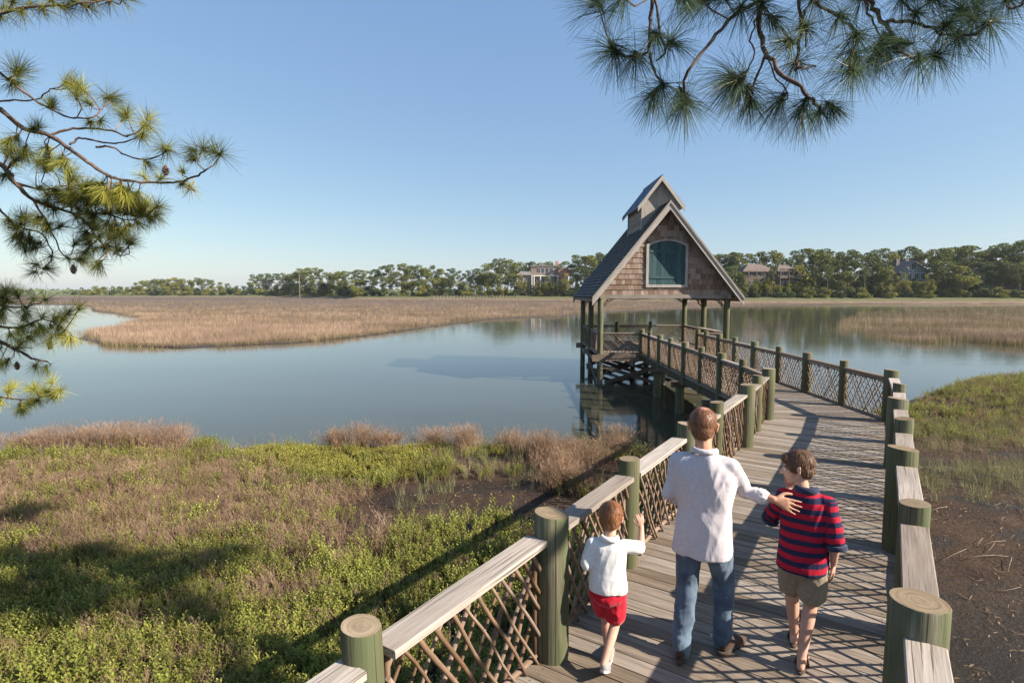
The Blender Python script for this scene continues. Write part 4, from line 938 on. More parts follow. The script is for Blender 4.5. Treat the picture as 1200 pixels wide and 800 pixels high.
# blue gabled house
Yh = 236; h = thing('house', (s2w(1067, Yh), Yh, .8), 'blue grey gabled house with two chimneys and white balconies among the pines', 'house')
x0, x1 = s2w(1052, Yh), s2w(1082, Yh); xm = (x0 + x1) / 2; ze = z2w(318, Yh); za = z2w(306.5, Yh)
mb = MB(); hbox(mb, x0, x1, Yh, Yh + 14, .5, ze); mb.add([(x0, Yh, ze), (x1, Yh, ze), (xm, Yh, za)], [(0, 1, 2)], [(0, 0, 0)] * 3, .5); mb.build('wall', M['h_blue'], h)
mb = MB()
for s_, xe in ((-1, x0 - 1), (1, x1 + 1)):
    mb.add([(xe, Yh - 1, ze - .4), (xm, Yh - 1, za + .3), (xm, Yh + 14, za + .3), (xe, Yh + 14, ze - .4), (xe, Yh - 1, ze - .9), (xm, Yh - 1, za - .2), (xm, Yh + 14, za - .2), (xe, Yh + 14, ze - .9)], [(0, 1, 2, 3), (4, 7, 6, 5), (0, 4, 5, 1), (0, 3, 7, 4), (3, 2, 6, 7)], [(0, 0, 0)] * 8, .5)
mb.build('roof', M['h_roofd'], h)
one('side_wing', M['h_brown'], h, (x1, s2w(1094, Yh), Yh + 1, Yh + 10, .5, z2w(321, Yh))); hip(x1 - 1, s2w(1094, Yh), Yh + 1, Yh + 10, z2w(321, Yh), z2w(315, Yh), h, M['h_roofr'], .2)
one('side_wing', M['h_brown'], h, (s2w(1043, Yh), x0, Yh + 1, Yh + 10, .5, z2w(321, Yh))); hip(s2w(1043, Yh), x0 + 1, Yh + 1, Yh + 10, z2w(321, Yh), z2w(315, Yh), h, M['h_roofr'], .2)
for p in (1060, 1071): one('chimney', M['h_roofd'], h, (s2w(p, Yh) - .7, s2w(p, Yh) + .7, Yh + 6, Yh + 8, ze, z2w(303, Yh)))
windows(h, Yh, [xm], [z2w(316, Yh)], 1.8, 2.4); windows(h, Yh, [s2w(p, Yh) for p in (1056, 1063, 1071, 1078)], [z2w(327, Yh), z2w(337, Yh)], 1.6, 2.4)
for zb_ in (329, 322): one('balcony', M['h_white'], h, (s2w(1083, Yh), s2w(1094, Yh), Yh - 2, Yh + 1, z2w(zb_, Yh), z2w(zb_ - 1, Yh)))
Yh = 238; h = thing('house', (s2w(1200, Yh), Yh, .8), 'dark roofed brown house at the right edge of the treeline', 'house')
x0, x1 = s2w(1186, Yh), s2w(1225, Yh); one('wall', M['h_brown'], h, (x0, x1, Yh + 6, Yh + 16, .5, z2w(325, Yh))); hip(x0, x1, Yh + 6, Yh + 16, z2w(325, Yh), z2w(315, Yh), h, M['h_roofd']); windows(h, Yh + 6, [s2w(p, Yh) for p in (1192, 1202, 1212)], [z2w(332, Yh)], 1.8, 2.2)
# pale post and the low rail line out on the marsh
Yh = 330; o_ = one('marker_post', M['h_pink'], None, (s2w(352, Yh) - .17, s2w(352, Yh) + .17, Yh, Yh + .34, -1, z2w(321, Yh))); tag(o_, 'single tall pale post standing in front of the left treeline', 'post')
M['h_grey'] = plain('grey_fence_wood', (.24, .20, .17), (.32, .27, .23), .8, .8, 0)
h = thing('fence', (s2w(565, 300), 300, -1), 'low pale fence along the marsh in front of the left treeline', 'fence')
for i in range(30): p = 509 + i * 3.85; one('fence_post', M['h_grey'], h, (s2w(p, 300) - .12, s2w(p, 300) + .12, 300, 300.2, -1.2, z2w(346.0, 300)))
one('rail', M['h_grey'], h, (s2w(509, 300), s2w(621, 300), 300.25, 300.35, z2w(347.1, 300), z2w(346.7, 300)))

# ------------------------------------------------------------------ near pines
def smooth_path(ps, k=3):
    out = []; n = len(ps)
    for i in range(n - 1):
        p0, p1, p2, p3 = ps[max(i - 1, 0)], ps[i], ps[i + 1], ps[min(i + 2, n - 1)]
        for j in range(k):
            t = j / k; out.append(.5 * ((2 * p1) + (p2 - p0) * t + (2 * p0 - 5 * p1 + 4 * p2 - p3) * t * t + (3 * p1 - p0 - 3 * p2 + p3) * t ** 3))
    return out + [ps[-1]]
def tuft(c, d, n, L, width, spread, grav, tint0, seg=2):
    """needles fanned about twig tip c pointing along d"""
    Q = []; T = []; St = []
    d = Vector(d).normalized()
    for _ in range(n):
        v = Vector((random.gauss(0, 1), random.gauss(0, 1), random.gauss(0, 1))).normalized()
        back = random.random() ** 1.3 * .5 * L
        dr = (d * random.uniform(.25, 1.2) + v * spread).normalized(); p = c - d * back * .6; l = L * random.uniform(.65, 1.1); side = dr.cross(Vector((random.gauss(0, 1), random.gauss(0, 1), random.gauss(0, 1)))).normalized() * width
        tt = min(1, max(0, tint0 + random.gauss(0, .12))); prev = p; pw = side
        for i in range(seg):
            dr2 = (dr + Vector((0, 0, -grav * (i + 1) / seg))).normalized(); e = prev + dr2 * (l / seg); ew = side * (.75 if i < seg - 1 else .3)
            Q.append([tuple(prev - pw), tuple(prev + pw), tuple(e + ew), tuple(e - ew)]); T.append(tt); St.append(0); prev = e; pw = ew
    return Q, T, St
def pine(rootloc, label, trunk_pts, trunk_r, paths, tufts, depth, rb, L, width, nn, spread, grav, ndl, tiebacks, cones=()):
    root = thing('pine_tree', rootloc, label, 'tree')
    mb = MB(); mb.tube(trunk_pts, trunk_r, 14); mb.build('trunk', M['trunk'], root)
    allp = []
    for ps, off, r0, r1 in paths:
        w_ = [und(a, b, depth + off + .04 * i * math.sin(off * 9 + i)) for i, (a, b) in enumerate(ps)]; w_ = smooth_path(w_, 4); n = len(w_)
        w_ = [p + Vector((random.gauss(0, .003), random.gauss(0, .01), random.gauss(0, .003))) for p in w_]
        mb = MB(); mb.tube(w_, [(r0 + (r1 - r0) * i / (n - 1)) * (1 + .12 * math.sin(i * 2.1)) for i in range(n)], 7); mb.build('branch', M['twig'], root); allp += w_
    for tb in tiebacks:
        mb = MB(); w_ = smooth_path([Vector(p) for p in tb[0]], 4); n = len(w_); mb.tube(w_, [tb[1] + (tb[2] - tb[1]) * i / (n - 1) for i in range(n)], 8); mb.build('limb', M['twig'], root)
    Q = []; T = []; St = []; 
    for tf in tufts:
        px, py, rp, tint = tf[:4]
        best = min(allp, key=lambda p: (p.x - und(px, py, p.y).x) ** 2 + (p.z - und(px, py, p.y).z) ** 2)
        c = und(px, py, best.y + random.uniform(-.12, .12)); dd = (c - best); dd = dd if dd.length > .03 else Vector((random.gauss(0, 1), random.gauss(0, .6), random.gauss(0, .5))) * .05
        d = dd.normalized() + Vector((0, 0, tf[4] if len(tf) > 4 else 0)); mid = (best + c) / 2 + Vector((random.gauss(0, .02), random.gauss(0, .02), -abs(random.gauss(0, .02))))
        for pa, pb in ((best, mid), (mid, c)):
            e_ = (pb - pa).normalized(); u_ = e_.orthogonal().normalized() * .0045; v_ = e_.cross(u_)
            for k_ in (u_, v_): Q.append([tuple(pa - k_), tuple(pa + k_), tuple(pb + k_), tuple(pb - k_)]); T.append(.1); St.append(1)
        a, b_, s_ = tuft(c, d, int(nn * random.uniform(.8, 1.2)), L * rp, width, spread, grav, tint); Q += a; T += b_; St += s_
    quads('foliage', np.array(Q), np.array(T), np.array(St, float), ndl, root)
    for (px, py, off) in cones:
        mb = MB(); c = und(px, py, depth + off)
        for i in range(34):
            a = i * 2.4; f = i / 33; r_ = .026 * math.sin(PI * (.15 + .8 * f)); z = -.045 + .085 * f; o1 = Vector((math.cos(a), math.sin(a), .3)); mb.box(c + Vector((math.cos(a) * r_ * .7, math.sin(a) * r_ * .7, z)), o1, o1.cross(Vector((0, 0, 1))), (0, 0, 1), r_ * .5, .008, .003)
        mb.tube([c + Vector((0, 0, -.05)), c, c + Vector((0, 0, .045))], [.012, .018, .006], 6); mb.build('pine_cone', M['trunk'], root)
    return root
LP = [([(-25, 118), (0, 128), (28, 150), (60, 160), (82, 175), (103, 190), (125, 205), (150, 212), (180, 214), (210, 213), (232, 205), (245, 198), (257, 183)], 0, .023, .005),
      ([(-25, 72), (0, 85), (20, 102), (45, 120), (60, 128), (80, 137), (105, 139), (118, 130), (130, 116)], -.15, .012, .005), ([(-20, 122), (10, 118), (40, 118), (60, 105)], .1, .010, .005),
      ([(60, 160), (75, 153), (100, 151), (130, 153), (148, 160), (160, 155), (172, 145)], .02, .012, .005), ([(82, 170), (92, 162), (110, 165), (130, 168), (150, 166), (163, 158)], .05, .010, .005),
      ([(112, 172), (130, 172), (150, 183), (175, 187), (196, 177)], .05, .010, .005), ([(-25, 178), (5, 195), (20, 215), (40, 235), (70, 245), (95, 255), (115, 280), (140, 300)], .4, .026, .005),
      ([(40, 235), (55, 262), (75, 300)], .45, .012, .005), ([(20, 215), (50, 222), (90, 216)], .4, .014, .005), ([(-25, 232), (0, 245), (20, 265), (50, 275), (60, 300), (50, 318)], .5, .014, .004),
      ([(90, 252), (120, 250), (150, 258), (170, 252)], .4, .010, .004), ([(210, 213), (222, 222), (226, 213)], 0, .006, .004), ([(240, 200), (232, 190), (238, 174)], .03, .006, .004),
      ([(-25, 392), (10, 405), (40, 420), (56, 424)], 1.0, .022, .008), ([(-25, 378), (20, 384), (50, 374), (82, 390)], .9, .014, .005), ([(-25, 350), (15, 360), (45, 356)], 1.0, .012, .005),
      ([(-25, 463), (10, 466), (40, 468), (72, 458)], .8, .012, .004), ([(-25, 20), (30, 9), (80, 5), (130, 2)], -.3, .014, .005)]
LT = [(130, 116, 1, .35), (95, 103, .9, .8), (78, 97, .9, .85), (90, 112, .8, .6), (20, 83, 1.1, .45, .4), (14, 95, 1, .5), (60, 124, .7, .4), (145, 138, .8, .55), (172, 147, 1, .85), (165, 160, .8, .55), (196, 175, 1, .45), (238, 174, 1.05, .3, .3), (258, 180, 1.15, .3), (226, 187, .6, .5), (172, 190, .9, .75), (118, 142, .6, .4), (213, 215, .5, .7), (45, 148, .7, .5)]
for (a, b_) in [(65, 222), (85, 228), (100, 235), (120, 235), (138, 232), (150, 240), (165, 250), (176, 256), (118, 216), (138, 220), (95, 246), (110, 252), (60, 240), (30, 255), (20, 187), (45, 190), (60, 196), (75, 190), (10, 165), (30, 175), (152, 264), (25, 262), (82, 212), (100, 218), (130, 250), (148, 228), (160, 240), (72, 234), (125, 262), (105, 262), (140, 270), (8, 180), (55, 178), (5, 205)]: LT.append((a, b_, .9, random.choice([.6, .8, .95, .5])))
for (a, b_) in [(25, 275), (35, 280), (60, 300), (80, 303), (100, 296), (116, 309), (150, 282), (140, 293), (100, 272), (70, 265), (40, 290), (28, 290), (55, 314), (88, 285), (122, 290)]: LT.append((a, b_, .85, random.choice([.25, .4, .3])))
for (a, b_) in [(8, 352), (30, 360), (50, 370), (25, 383), (60, 383), (75, 392), (20, 408), (42, 428), (8, 340), (80, 366), (58, 398), (0, 370), (40, 350), (66, 372), (12, 392), (34, 396), (0, 425), (28, 372), (48, 384), (5, 360), (20, 345), (70, 384), (-12, 350), (-12, 380), (-12, 400)]: LT.append((a, b_, .95, random.choice([.75, .9, .6, .5, .98])))
for (a, b_) in [(40, 456), (55, 459), (70, 457), (25, 475), (10, 458), (48, 462), (62, 462), (0, 470), (33, 472)]: LT.append((a, b_, .75, random.choice([.9, .98, .6, .5])))
for (a, b_) in [(5, 10), (25, 14), (50, 10), (75, 8), (100, 6), (128, 1), (0, 20), (145, -3), (35, 5), (15, 2), (60, 0), (88, 2), (110, -2)]: LT.append((a, b_, .9, random.choice([.3, .5, .4])))
DL = 5.2
LT += [(a + random.gauss(0, 8), b_ + random.gauss(0, 6), c_ * .9, min(1, max(.2, d_ + random.gauss(0, .15)))) for (a, b_, c_, d_) in [t_[:4] for t_ in LT] * 1 if b_ > 25 and random.random() < .95]
LT += [(a + random.gauss(0, 11), b_ + random.gauss(0, 8), .85, random.choice([.4, .6, .85])) for (a, b_, c_, d_) in [t_[:4] for t_ in LT] if 205 < b_ < 275]
def tb(px, py, off, tx, tz): p = und(px, py, DL + off); return [(tx, 5.6, tz), ((tx + p.x) / 2, (5.6 + p.y) / 2 + .1, (tz + p.z) / 2 + .15), tuple(p)]
pine((-7.6, 5.6, -1.15), 'pine tree at the left whose gnarled boughs reach in over the water', [(-7.6, 5.6, -1.6), (-7.5, 5.6, 2), (-7.7, 5.7, 6), (-7.6, 5.7, 11)], [.3, .26, .21, .05], LP, LT, DL, .02, .20, .0016, 125, .74, .18, M['needle'],
     [(tb(-25, 118, 0, -7.5, 4.2), .06, .03), (tb(-25, 178, .4, -7.5, 3.4), .06, .035), (tb(-25, 232, .5, -7.5, 3.0), .04, .015), (tb(-25, 392, 1.0, -7.5, 1.9), .05, .022), (tb(-25, 378, .9, -7.5, 2.2), .04, .015), (tb(-25, 463, .8, -7.5, 1.2), .03, .012), (tb(-25, 20, -.3, -7.5, 5.2), .04, .014), (tb(-25, 72, -.15, -7.5, 4.6), .03, .012)],
     cones=[(194, 199, 0), (86, 315, .4), (58, 404, 1.0), (20, 428, 1.0)])
RP = [([(766, -25), (765, -5), (762, 27), (760, 61), (767, 83), (776, 99)], 0, .013, .006), ([(767, -10), (773, 34), (780, 58), (769, 72)], .03, .008, .005), ([(760, 61), (737, 67), (724, 61)], 0, .006, .005),
      ([(905, -25), (886, 2), (866, 13), (841, 40), (814, 72), (803, 94), (802, 119)], .05, .013, .007), ([(888, -25), (888, 0), (889, 34), (897, 61), (913, 85), (938, 103), (952, 119), (961, 130)], 0, .017, .008),
      ([(897, 65), (884, 97), (876, 106)], .05, .008, .005), ([(887, 18), (881, 45), (884, 63), (872, 90)], -.05, .005, .004), ([(934, -25), (935, 0), (938, 40), (933, 74), (938, 80), (955, 78)], .1, .012, .005),
      ([(940, 14), (945, 30), (943, 55)], .1, .006, .004), ([(945, -25), (955, 0), (986, 20), (1004, 40), (1000, 67), (997, 81)], .0, .010, .005), ([(1005, -25), (1018, 0), (1031, 18), (1047, 40), (1058, 61), (1074, 69), (1096, 65)], .05, .016, .005),
      ([(1010, -25), (1014, 0), (1024, 27), (1033, 45)], .1, .009, .004), ([(1038, 26), (1065, 25), (1092, 34), (1121, 42), (1144, 40), (1159, 27)], 0, .010, .005), ([(1121, 42), (1133, 36), (1141, 22)], 0, .006, .004),
      ([(1045, -25), (1056, 0), (1074, 20)], .1, .010, .006), ([(1182, -20), (1181, 0), (1183, 10), (1194, 8), (1200, 0), (1202, -20)], .0, .006, .005), ([(897, 61), (905, 85), (925, 115)], .1, .005, .004), ([(961, 130), (975, 125)], 0, .006, .004)]
RTf = [(724, 59, 1.05, .3, -.25), (716, 56, .9, .25, -.2), (788, 48, .9, .7, .1), (700, 2, .95, .3, -.4), (728, -4, .95, .3, -.4), (776, 100, 1, .3, -.3), (765, 112, .85, .2, -.3), (802, 121, 1, .45, -.5), (800, 112, .8, .3, 0), (857, 90, 1.05, .8, .1), (862, 96, 1, .35, -.5), (876, 106, 1, .3, -.5), (868, 8, .9, .3, -.4), (893, 3, .8, .3, .1), (925, 45, .95, .85, .2), (933, 72, .9, .8, 0), (912, 118, 1, .3, -.5), (938, 128, .95, .25, -.6), (961, 130, .8, .4, -.2), (1003, 40, 1.1, .3, -.3), (1000, 66, 1, .3, -.6), (997, 82, 1, .5, -.7), (1040, 46, .95, .8, -.6), (1055, 50, .9, .4, -.2), (1097, 64, .95, .25, -.2), (1076, 68, .9, .25, -.5), (1141, 18, 1, .5, .1), (1159, 25, 1.05, .4, -.1), (1122, 44, .95, .25, -.5), (1074, 14, .8, .55, 0), (820, 0, .9, .4, -.4), (846, -6, .9, .6, -.3), (955, -4, .8, .4, -.3), (985, 18, .8, .3, -.5), (1100, -4, .9, .35, -.3), (1180, -4, .8, .4, -.2), (768, 40, .7, .3, -.4), (975, 124, .6, .4, -.2), (1028, 60, .9, .3, -.7), (880, 120, .7, .3, -.7), (1126, 10, .8, .5, -.1), (745, 66, .8, .25, -.5), (906, 20, .6, .4, -.2), (1010, -5, .7, .4, -.2), (800, -6, .7, .3, -.3), (1060, -6, .8, .4, -.1), (943, 30, .7, .5, .2), (1145, 5, .8, .6, .3), (1110, 28, .8, .3, -.4)]
DR = 3.3; tops = []
for ps, off, r0, r1 in RP:
    if ps[0][1] < -15: p = und(*ps[0], DR + off); tops.append((p, r0))
hub = Vector((2.6, 3.0, 5.3))
tbs = [([(8.8, -2.2, 7.0), (6.7, -.3, 6.7), (4.5, 1.6, 6.2), tuple(hub)], .10, .045)]
for p, r0 in tops: tbs.append(([tuple(hub + Vector((random.uniform(-.1, .6), random.uniform(-.1, .2), random.uniform(0, .15)))), tuple((hub + p) / 2 + Vector((0, 0, .18))), tuple(p)], .022, r0))
pr = pine((8.8, -2.2, -1.1), 'pine tree whose drooping long needled branches hang in at the top right', [(8.9, -2.2, -1.6), (8.8, -2.2, 3), (8.8, -2.2, 7), (9, -2.1, 12)], [.34, .3, .22, .05], RP, RTf, DR, .02, .27, .0013, 210, .88, .55, M['needle_b'], tbs)
# the part of its crown above and beside the view, which shades the lower left of the marsh
hub2 = Vector((6.6, 2.0, 5.6)); mb = MB(); mb.tube(smooth_path([Vector((8.8, -2.2, 6.2)), Vector((8.2, -.3, 6.0)), Vector((7.4, 1.0, 5.7)), hub2], 4), [.09] * 5 + [.07] * 4 + [.05] * 4, 8); mb.build('limb', M['twig'], pr)
Q = []; T = []; St = []
for (px, py) in [(60, 665), (110, 680), (150, 672), (200, 662), (238, 655), (40, 648), (120, 645), (180, 675), (0, 605), (25, 600), (5, 665), (90, 652), (30, 695), (70, 690), (215, 668), (165, 652), (0, 690)]:
    g = un(px, py, -.95)
    for _ in range(5):
        kk = random.uniform(6.6, 8.2); c = Vector((g[0] + random.gauss(0, .22), g[1] + random.gauss(0, .22), -.95)) + Vector((1.476, -.571, 1)) * kk; dd = c - hub2
        pa = hub2; e_ = (c - pa).normalized(); u_ = e_.orthogonal().normalized(); v_ = e_.cross(u_)
        for k_ in (u_, v_): Q.append([tuple(pa - k_ * .012), tuple(pa + k_ * .012), tuple(c + k_ * .005), tuple(c - k_ * .005)]); T.append(.1); St.append(1)
        a, b_, s_ = tuft(c, dd, 190, .26, .0052, .8, .2, .5); Q += a; T += b_; St += s_
quads('foliage', np.array(Q), np.array(T), np.array(St, float), M['needle'], pr)

# ------------------------------------------------------------------ people
def fabric(name, c1, c2, scale=40, rough=.9, bs=.25, wr=9, weave=True):
    m, nt, b, out = nodes(name); tc = nt.nodes.new('ShaderNodeTexCoord').outputs['Object']
    n = noise_tex(nt, tc, scale, 4); big = noise_tex(nt, mapping(nt, tc, (1, 1, .5)), wr, 3, .5, .8)
    c = ramp(nt, n, [(.3, c1), (.7, c2)]).outputs[0]; nt.links.new(c, b.inputs['Base Color']); b.inputs['Roughness'].default_value = rough
    b.inputs['Specular IOR Level'].default_value = .15; b.inputs['Sheen Weight'].default_value = .15
    bump(nt, b, big, bs, .03); return m
def skin(name, c1, c2):
    m, nt, b, out = nodes(name); tc = nt.nodes.new('ShaderNodeTexCoord').outputs['Object']
    n = noise_tex(nt, tc, 9, 5); nt.links.new(ramp(nt, n, [(.35, c1), (.65, c2)]).outputs[0], b.inputs['Base Color'])
    b.inputs['Roughness'].default_value = .55; b.inputs['Subsurface Weight'].default_value = .08; b.inputs['Subsurface Radius'].default_value = (.02, .008, .004); b.inputs['Specular IOR Level'].default_value = .3
    bump(nt, b, noise_tex(nt, tc, 130, 3), .12, .002); return m
def hairmat(name, c1, c2, bald=None):
    m, nt, b, out = nodes(name); tc = nt.nodes.new('ShaderNodeTexCoord').outputs['Object']; g = attr(nt, 'strand')
    n = noise_tex(nt, mapping(nt, g, (42, 42, 3.0)), 1, 5, .6, .3); c = ramp(nt, n, [(.3, c1), (.7, c2)]).outputs[0]
    if bald:
        bl = attr(nt, 'bald', 'Fac'); ad = N(nt, 'ShaderNodeMath', operation='ADD'); nt.links.new(bl, ad.inputs[0])
        s2 = N(nt, 'ShaderNodeMath', operation='MULTIPLY'); s2.inputs[1].default_value = .6; nt.links.new(n, s2.inputs[0]); nt.links.new(s2.outputs[0], ad.inputs[1])
        c = mix(nt, ramp(nt, ad.outputs[0], [(.58, (0, 0, 0)), (.95, (.85, .85, .85))]).outputs[0], c, bald)
    nt.links.new(c, b.inputs['Base Color']); b.inputs['Roughness'].default_value = .5; b.inputs['Specular IOR Level'].default_value = .35
    bump(nt, b, n, .5, .005); return m
def stripes():
    m, nt, b, out = nodes('red_navy_striped_knit'); a = attr(nt, 'stripe', 'Fac'); tc = nt.nodes.new('ShaderNodeTexCoord').outputs['Object']
    fr = N(nt, 'ShaderNodeMath', operation='FRACT'); nt.links.new(a, fr.inputs[0]); r_ = ramp(nt, fr.outputs[0], [(.0, (.37, .014, .034)), (.50, (.37, .014, .034)), (.52, (.022, .022, .055)), (.985, (.022, .022, .055)), (1, (.37, .014, .034))])
    n = noise_tex(nt, tc, 60, 3); c = mix(nt, .25, r_.outputs[0], ramp(nt, n, [(.3, (.75, .75, .75)), (.7, (1, 1, 1))]).outputs[0], 'MULTIPLY')
    nt.links.new(c, b.inputs['Base Color']); b.inputs['Roughness'].default_value = .9; b.inputs['Specular IOR Level'].default_value = .15
    bump(nt, b, noise_tex(nt, mapping(nt, tc, (1, 1, .5)), 9, 3, .5, .8), .3, .03); return m
M['skin_man'] = skin('tanned_skin', (.36, .175, .11), (.48, .255, .17)); M['skin_boy'] = skin('fair_skin', (.44, .245, .175), (.55, .33, .25))
M['skin_kid'] = M['skin_boy']
M['hair_man'] = hairmat('short_red_brown_hair', (.085, .036, .018), (.24, .105, .052), (.48, .24, .16)); M['hair_boy'] = hairmat('dark_brown_hair', (.045, .022, .012), (.17, .085, .045)); M['hair_kid'] = hairmat('auburn_hair', (.12, .045, .018), (.34, .145, .06))
M['shirt'] = fabric('pale_lilac_cotton', (.47, .425, .45), (.55, .50, .52), bs=.35); M['polo'] = fabric('white_pique', (.60, .58, .57), (.68, .66, .64)); M['navy'] = fabric('navy_knit', (.02, .025, .055), (.03, .035, .075))
M['jeans'] = fabric('washed_denim', (.045, .07, .11), (.13, .18, .24), 7, bs=.35, wr=10); M['red'] = fabric('red_cotton', (.42, .006, .022), (.50, .012, .03)); M['khaki'] = fabric('olive_khaki', (.20, .16, .11), (.27, .225, .16))
M['shoe'] = fabric('brown_leather', (.045, .025, .018), (.075, .045, .03), rough=.6); M['shoe_kid'] = fabric('grey_canvas', (.22, .20, .20), (.30, .28, .28)); M['sole'] = fabric('pale_rubber', (.45, .42, .38), (.52, .49, .45)); M['flop'] = fabric('dark_brown_strap', (.05, .028, .02), (.08, .05, .035)); M['stripe'] = stripes()

def ico(c, r, sub=2, M3=None):
    bm = bmesh.new(); bmesh.ops.create_icosphere(bm, subdivisions=sub, radius=1)
    rr_ = r if isinstance(r, (tuple, list)) else (r, r, r)
    out = []
    for v in bm.verts:
        p = Vector((v.co.x * rr_[0], v.co.y * rr_[1], v.co.z * rr_[2])); p = M3 @ p if M3 else p; out.append(Vector(c) + p)
    f = [tuple(l.index for l in fa.verts) for fa in bm.faces]; bm.free(); return out, f
def hull(points):
    bm = bmesh.new(); vs = [bm.verts.new(p) for p in points]; r_ = bmesh.ops.convex_hull(bm, input=bm.verts)
    dead = [g for g in r_['geom_interior'] + r_['geom_unused'] if isinstance(g, bmesh.types.BMVert)]; bmesh.ops.delete(bm, geom=list(set(dead)), context='VERTS')
    bm.verts.index_update(); v = [x.co.copy() for x in bm.verts]; f = [tuple(l.index for l in fa.verts) for fa in bm.faces]; bm.free(); return v, f
class Body:
    def __init__(s): s.p = []
    def cap(s, a, ra, b, rb, sub=2):
        s.p.append(hull(ico(a, ra, sub)[0] + ico(b, rb, sub)[0])); return s
    def chain(s, pr, sub=2):
        for (a, ra), (b, rb) in zip(pr[:-1], pr[1:]): s.cap(a, ra, b, rb, sub)
        return s
    def ell(s, c, r, M3=None): s.p.append(ico(c, r, 3, M3)); return s
    def hullof(s, spheres):
        pts_ = []
        for c, r in spheres: pts_ += ico(c, r, 2)[0]
        s.p.append(hull(pts_)); return s
    def loft(s, rings, ax, ay, n=28):
        """rings of (centre, rx, ry); ax, ay the horizontal axes"""
        v = []; f = []
        for c, rx, ry in rings:
            for k in range(n):
                a = 2 * PI * k / n; ca, sa = math.cos(a), math.sin(a); e = .88
                v.append(Vector(c) + ax * (math.copysign(abs(ca) ** e, ca) * rx) + ay * (math.copysign(abs(sa) ** e, sa) * ry))
        m_ = len(rings)
        f = [(i * n + k, i * n + (k + 1) % n, (i + 1) * n + (k + 1) % n, (i + 1) * n + k) for i in range(m_ - 1) for k in range(n)] + [tuple(range(n))[::-1], tuple((m_ - 1) * n + k for k in range(n))]
        s.p.append((v, f)); return s
    def build(s, name, mat, parent, voxel=.01, smooth=4, disp=None, attrs=None):
        V = []; F_ = []
        for v, f in s.p: o = len(V); V += [tuple(x) for x in v]; F_ += [tuple(i + o for i in q) for q in f]
        me = bpy.data.meshes.new(name); me.from_pydata(V, [], F_); tmp = bpy.data.objects.new('tmp', me); C.objects.link(tmp)
        md = tmp.modifiers.new('r', 'REMESH'); md.mode = 'VOXEL'; md.voxel_size = voxel
        if smooth: sm = tmp.modifiers.new('s', 'SMOOTH'); sm.iterations = smooth; sm.factor = .5
        dg = bpy.context.evaluated_depsgraph_get(); out = bpy.data.meshes.new_from_object(tmp.evaluated_get(dg), depsgraph=dg)
        bpy.data.objects.remove(tmp); bpy.data.meshes.remove(me); out.name = name
        if disp:
            nrm = [v.normal.copy() for v in out.vertices]
            for v, n_ in zip(out.vertices, nrm): v.co += n_ * disp(v.co)
        if attrs:
            for an, ty, fn in attrs:
                a = out.attributes.new(an, ty, 'POINT')
                if ty == 'FLOAT': a.data.foreach_set('value', np.array([fn(v.co) for v in out.vertices], 'f'))
                else: a.data.foreach_set('vector', np.array([tuple(fn(v.co)) for v in out.vertices], 'f').ravel())
        out.materials.clear(); out.materials.append(mat); out.polygons.foreach_set('use_smooth', np.ones(len(out.polygons), bool)); out.update()
        return link(name, out, parent)
def frame(x, y, deg):
    h_ = R(deg); rt = Vector((math.cos(h_), -math.sin(h_), 0)); fw = Vector((math.sin(h_), math.cos(h_), 0))
    return (lambda a, b, c: Vector((x, y, 0)) + rt * a + fw * b + Vector((0, 0, c))), rt, fw
def wrinkle(amp, k=9, zk=5, seed=0):
    def f(p):
        q = Vector((p.x * k + seed, p.y * k, p.z * zk)); a = mn.noise(q); b_ = mn.noise(q * 2.3 + Vector((5, 1, 3)))
        return amp * (1.0 - 2.6 * abs(a)) * .8 + amp * .5 * b_
    return f
def folds(amp, k, kz, slant=0.0, seed=0):
    """long soft cloth folds: ridges stretched along one slanting direction"""
    def f(p):
        u = p.x + p.z * slant * .35; q = Vector((u * k + seed, p.y * k, p.z * kz - u * kz * .4)); a = mn.noise(q); b_ = mn.noise(q * .5 + Vector((7, 2, 1)))
        return amp * (.5 - abs(a) * 2.2) * (.35 + .9 * abs(b_) * 2)
    return f
def head(B, c, yaw, s, pitch=0, nose=True):
    """skull, jaw, brow, nose, lips, chin, ears facing yaw degrees"""
    Rm = Matrix.Rotation(-R(yaw), 3, 'Z') @ Matrix.Rotation(R(pitch), 3, 'X'); P = lambda x, y, z: Vector(c) + Rm @ Vector((x * s, y * s, z * s))
    B.ell(P(0, -.012, .03), (.076 * s, .094 * s, .088 * s), Rm); B.ell(P(0, .022, -.03), (.060 * s, .070 * s, .078 * s), Rm)
    B.hullof([(P(-.035, .035, -.075), .020 * s), (P(.035, .035, -.075), .020 * s), (P(0, .068, -.088), .019 * s), (P(-.045, -.01, -.04), .02 * s), (P(.045, -.01, -.04), .02 * s)])
    B.hullof([(P(0, .085, .012), .007 * s), (P(0, .108, -.022), .0115 * s), (P(-.013, .092, -.026), .007 * s), (P(.013, .092, -.026), .007 * s)])
    B.hullof([(P(-.034, .074, .028), .012 * s), (P(.034, .074, .028), .012 * s)]); B.hullof([(P(-.018, .082, -.052), .0075 * s), (P(.018, .082, -.052), .0075 * s)])
    for e in (-1, 1):
        B.hullof([(P(e * .078, -.008, .015), .012 * s), (P(e * .084, -.018, .022), .012 * s), (P(e * .079, -.010, -.018), .009 * s)])
    return P, Rm
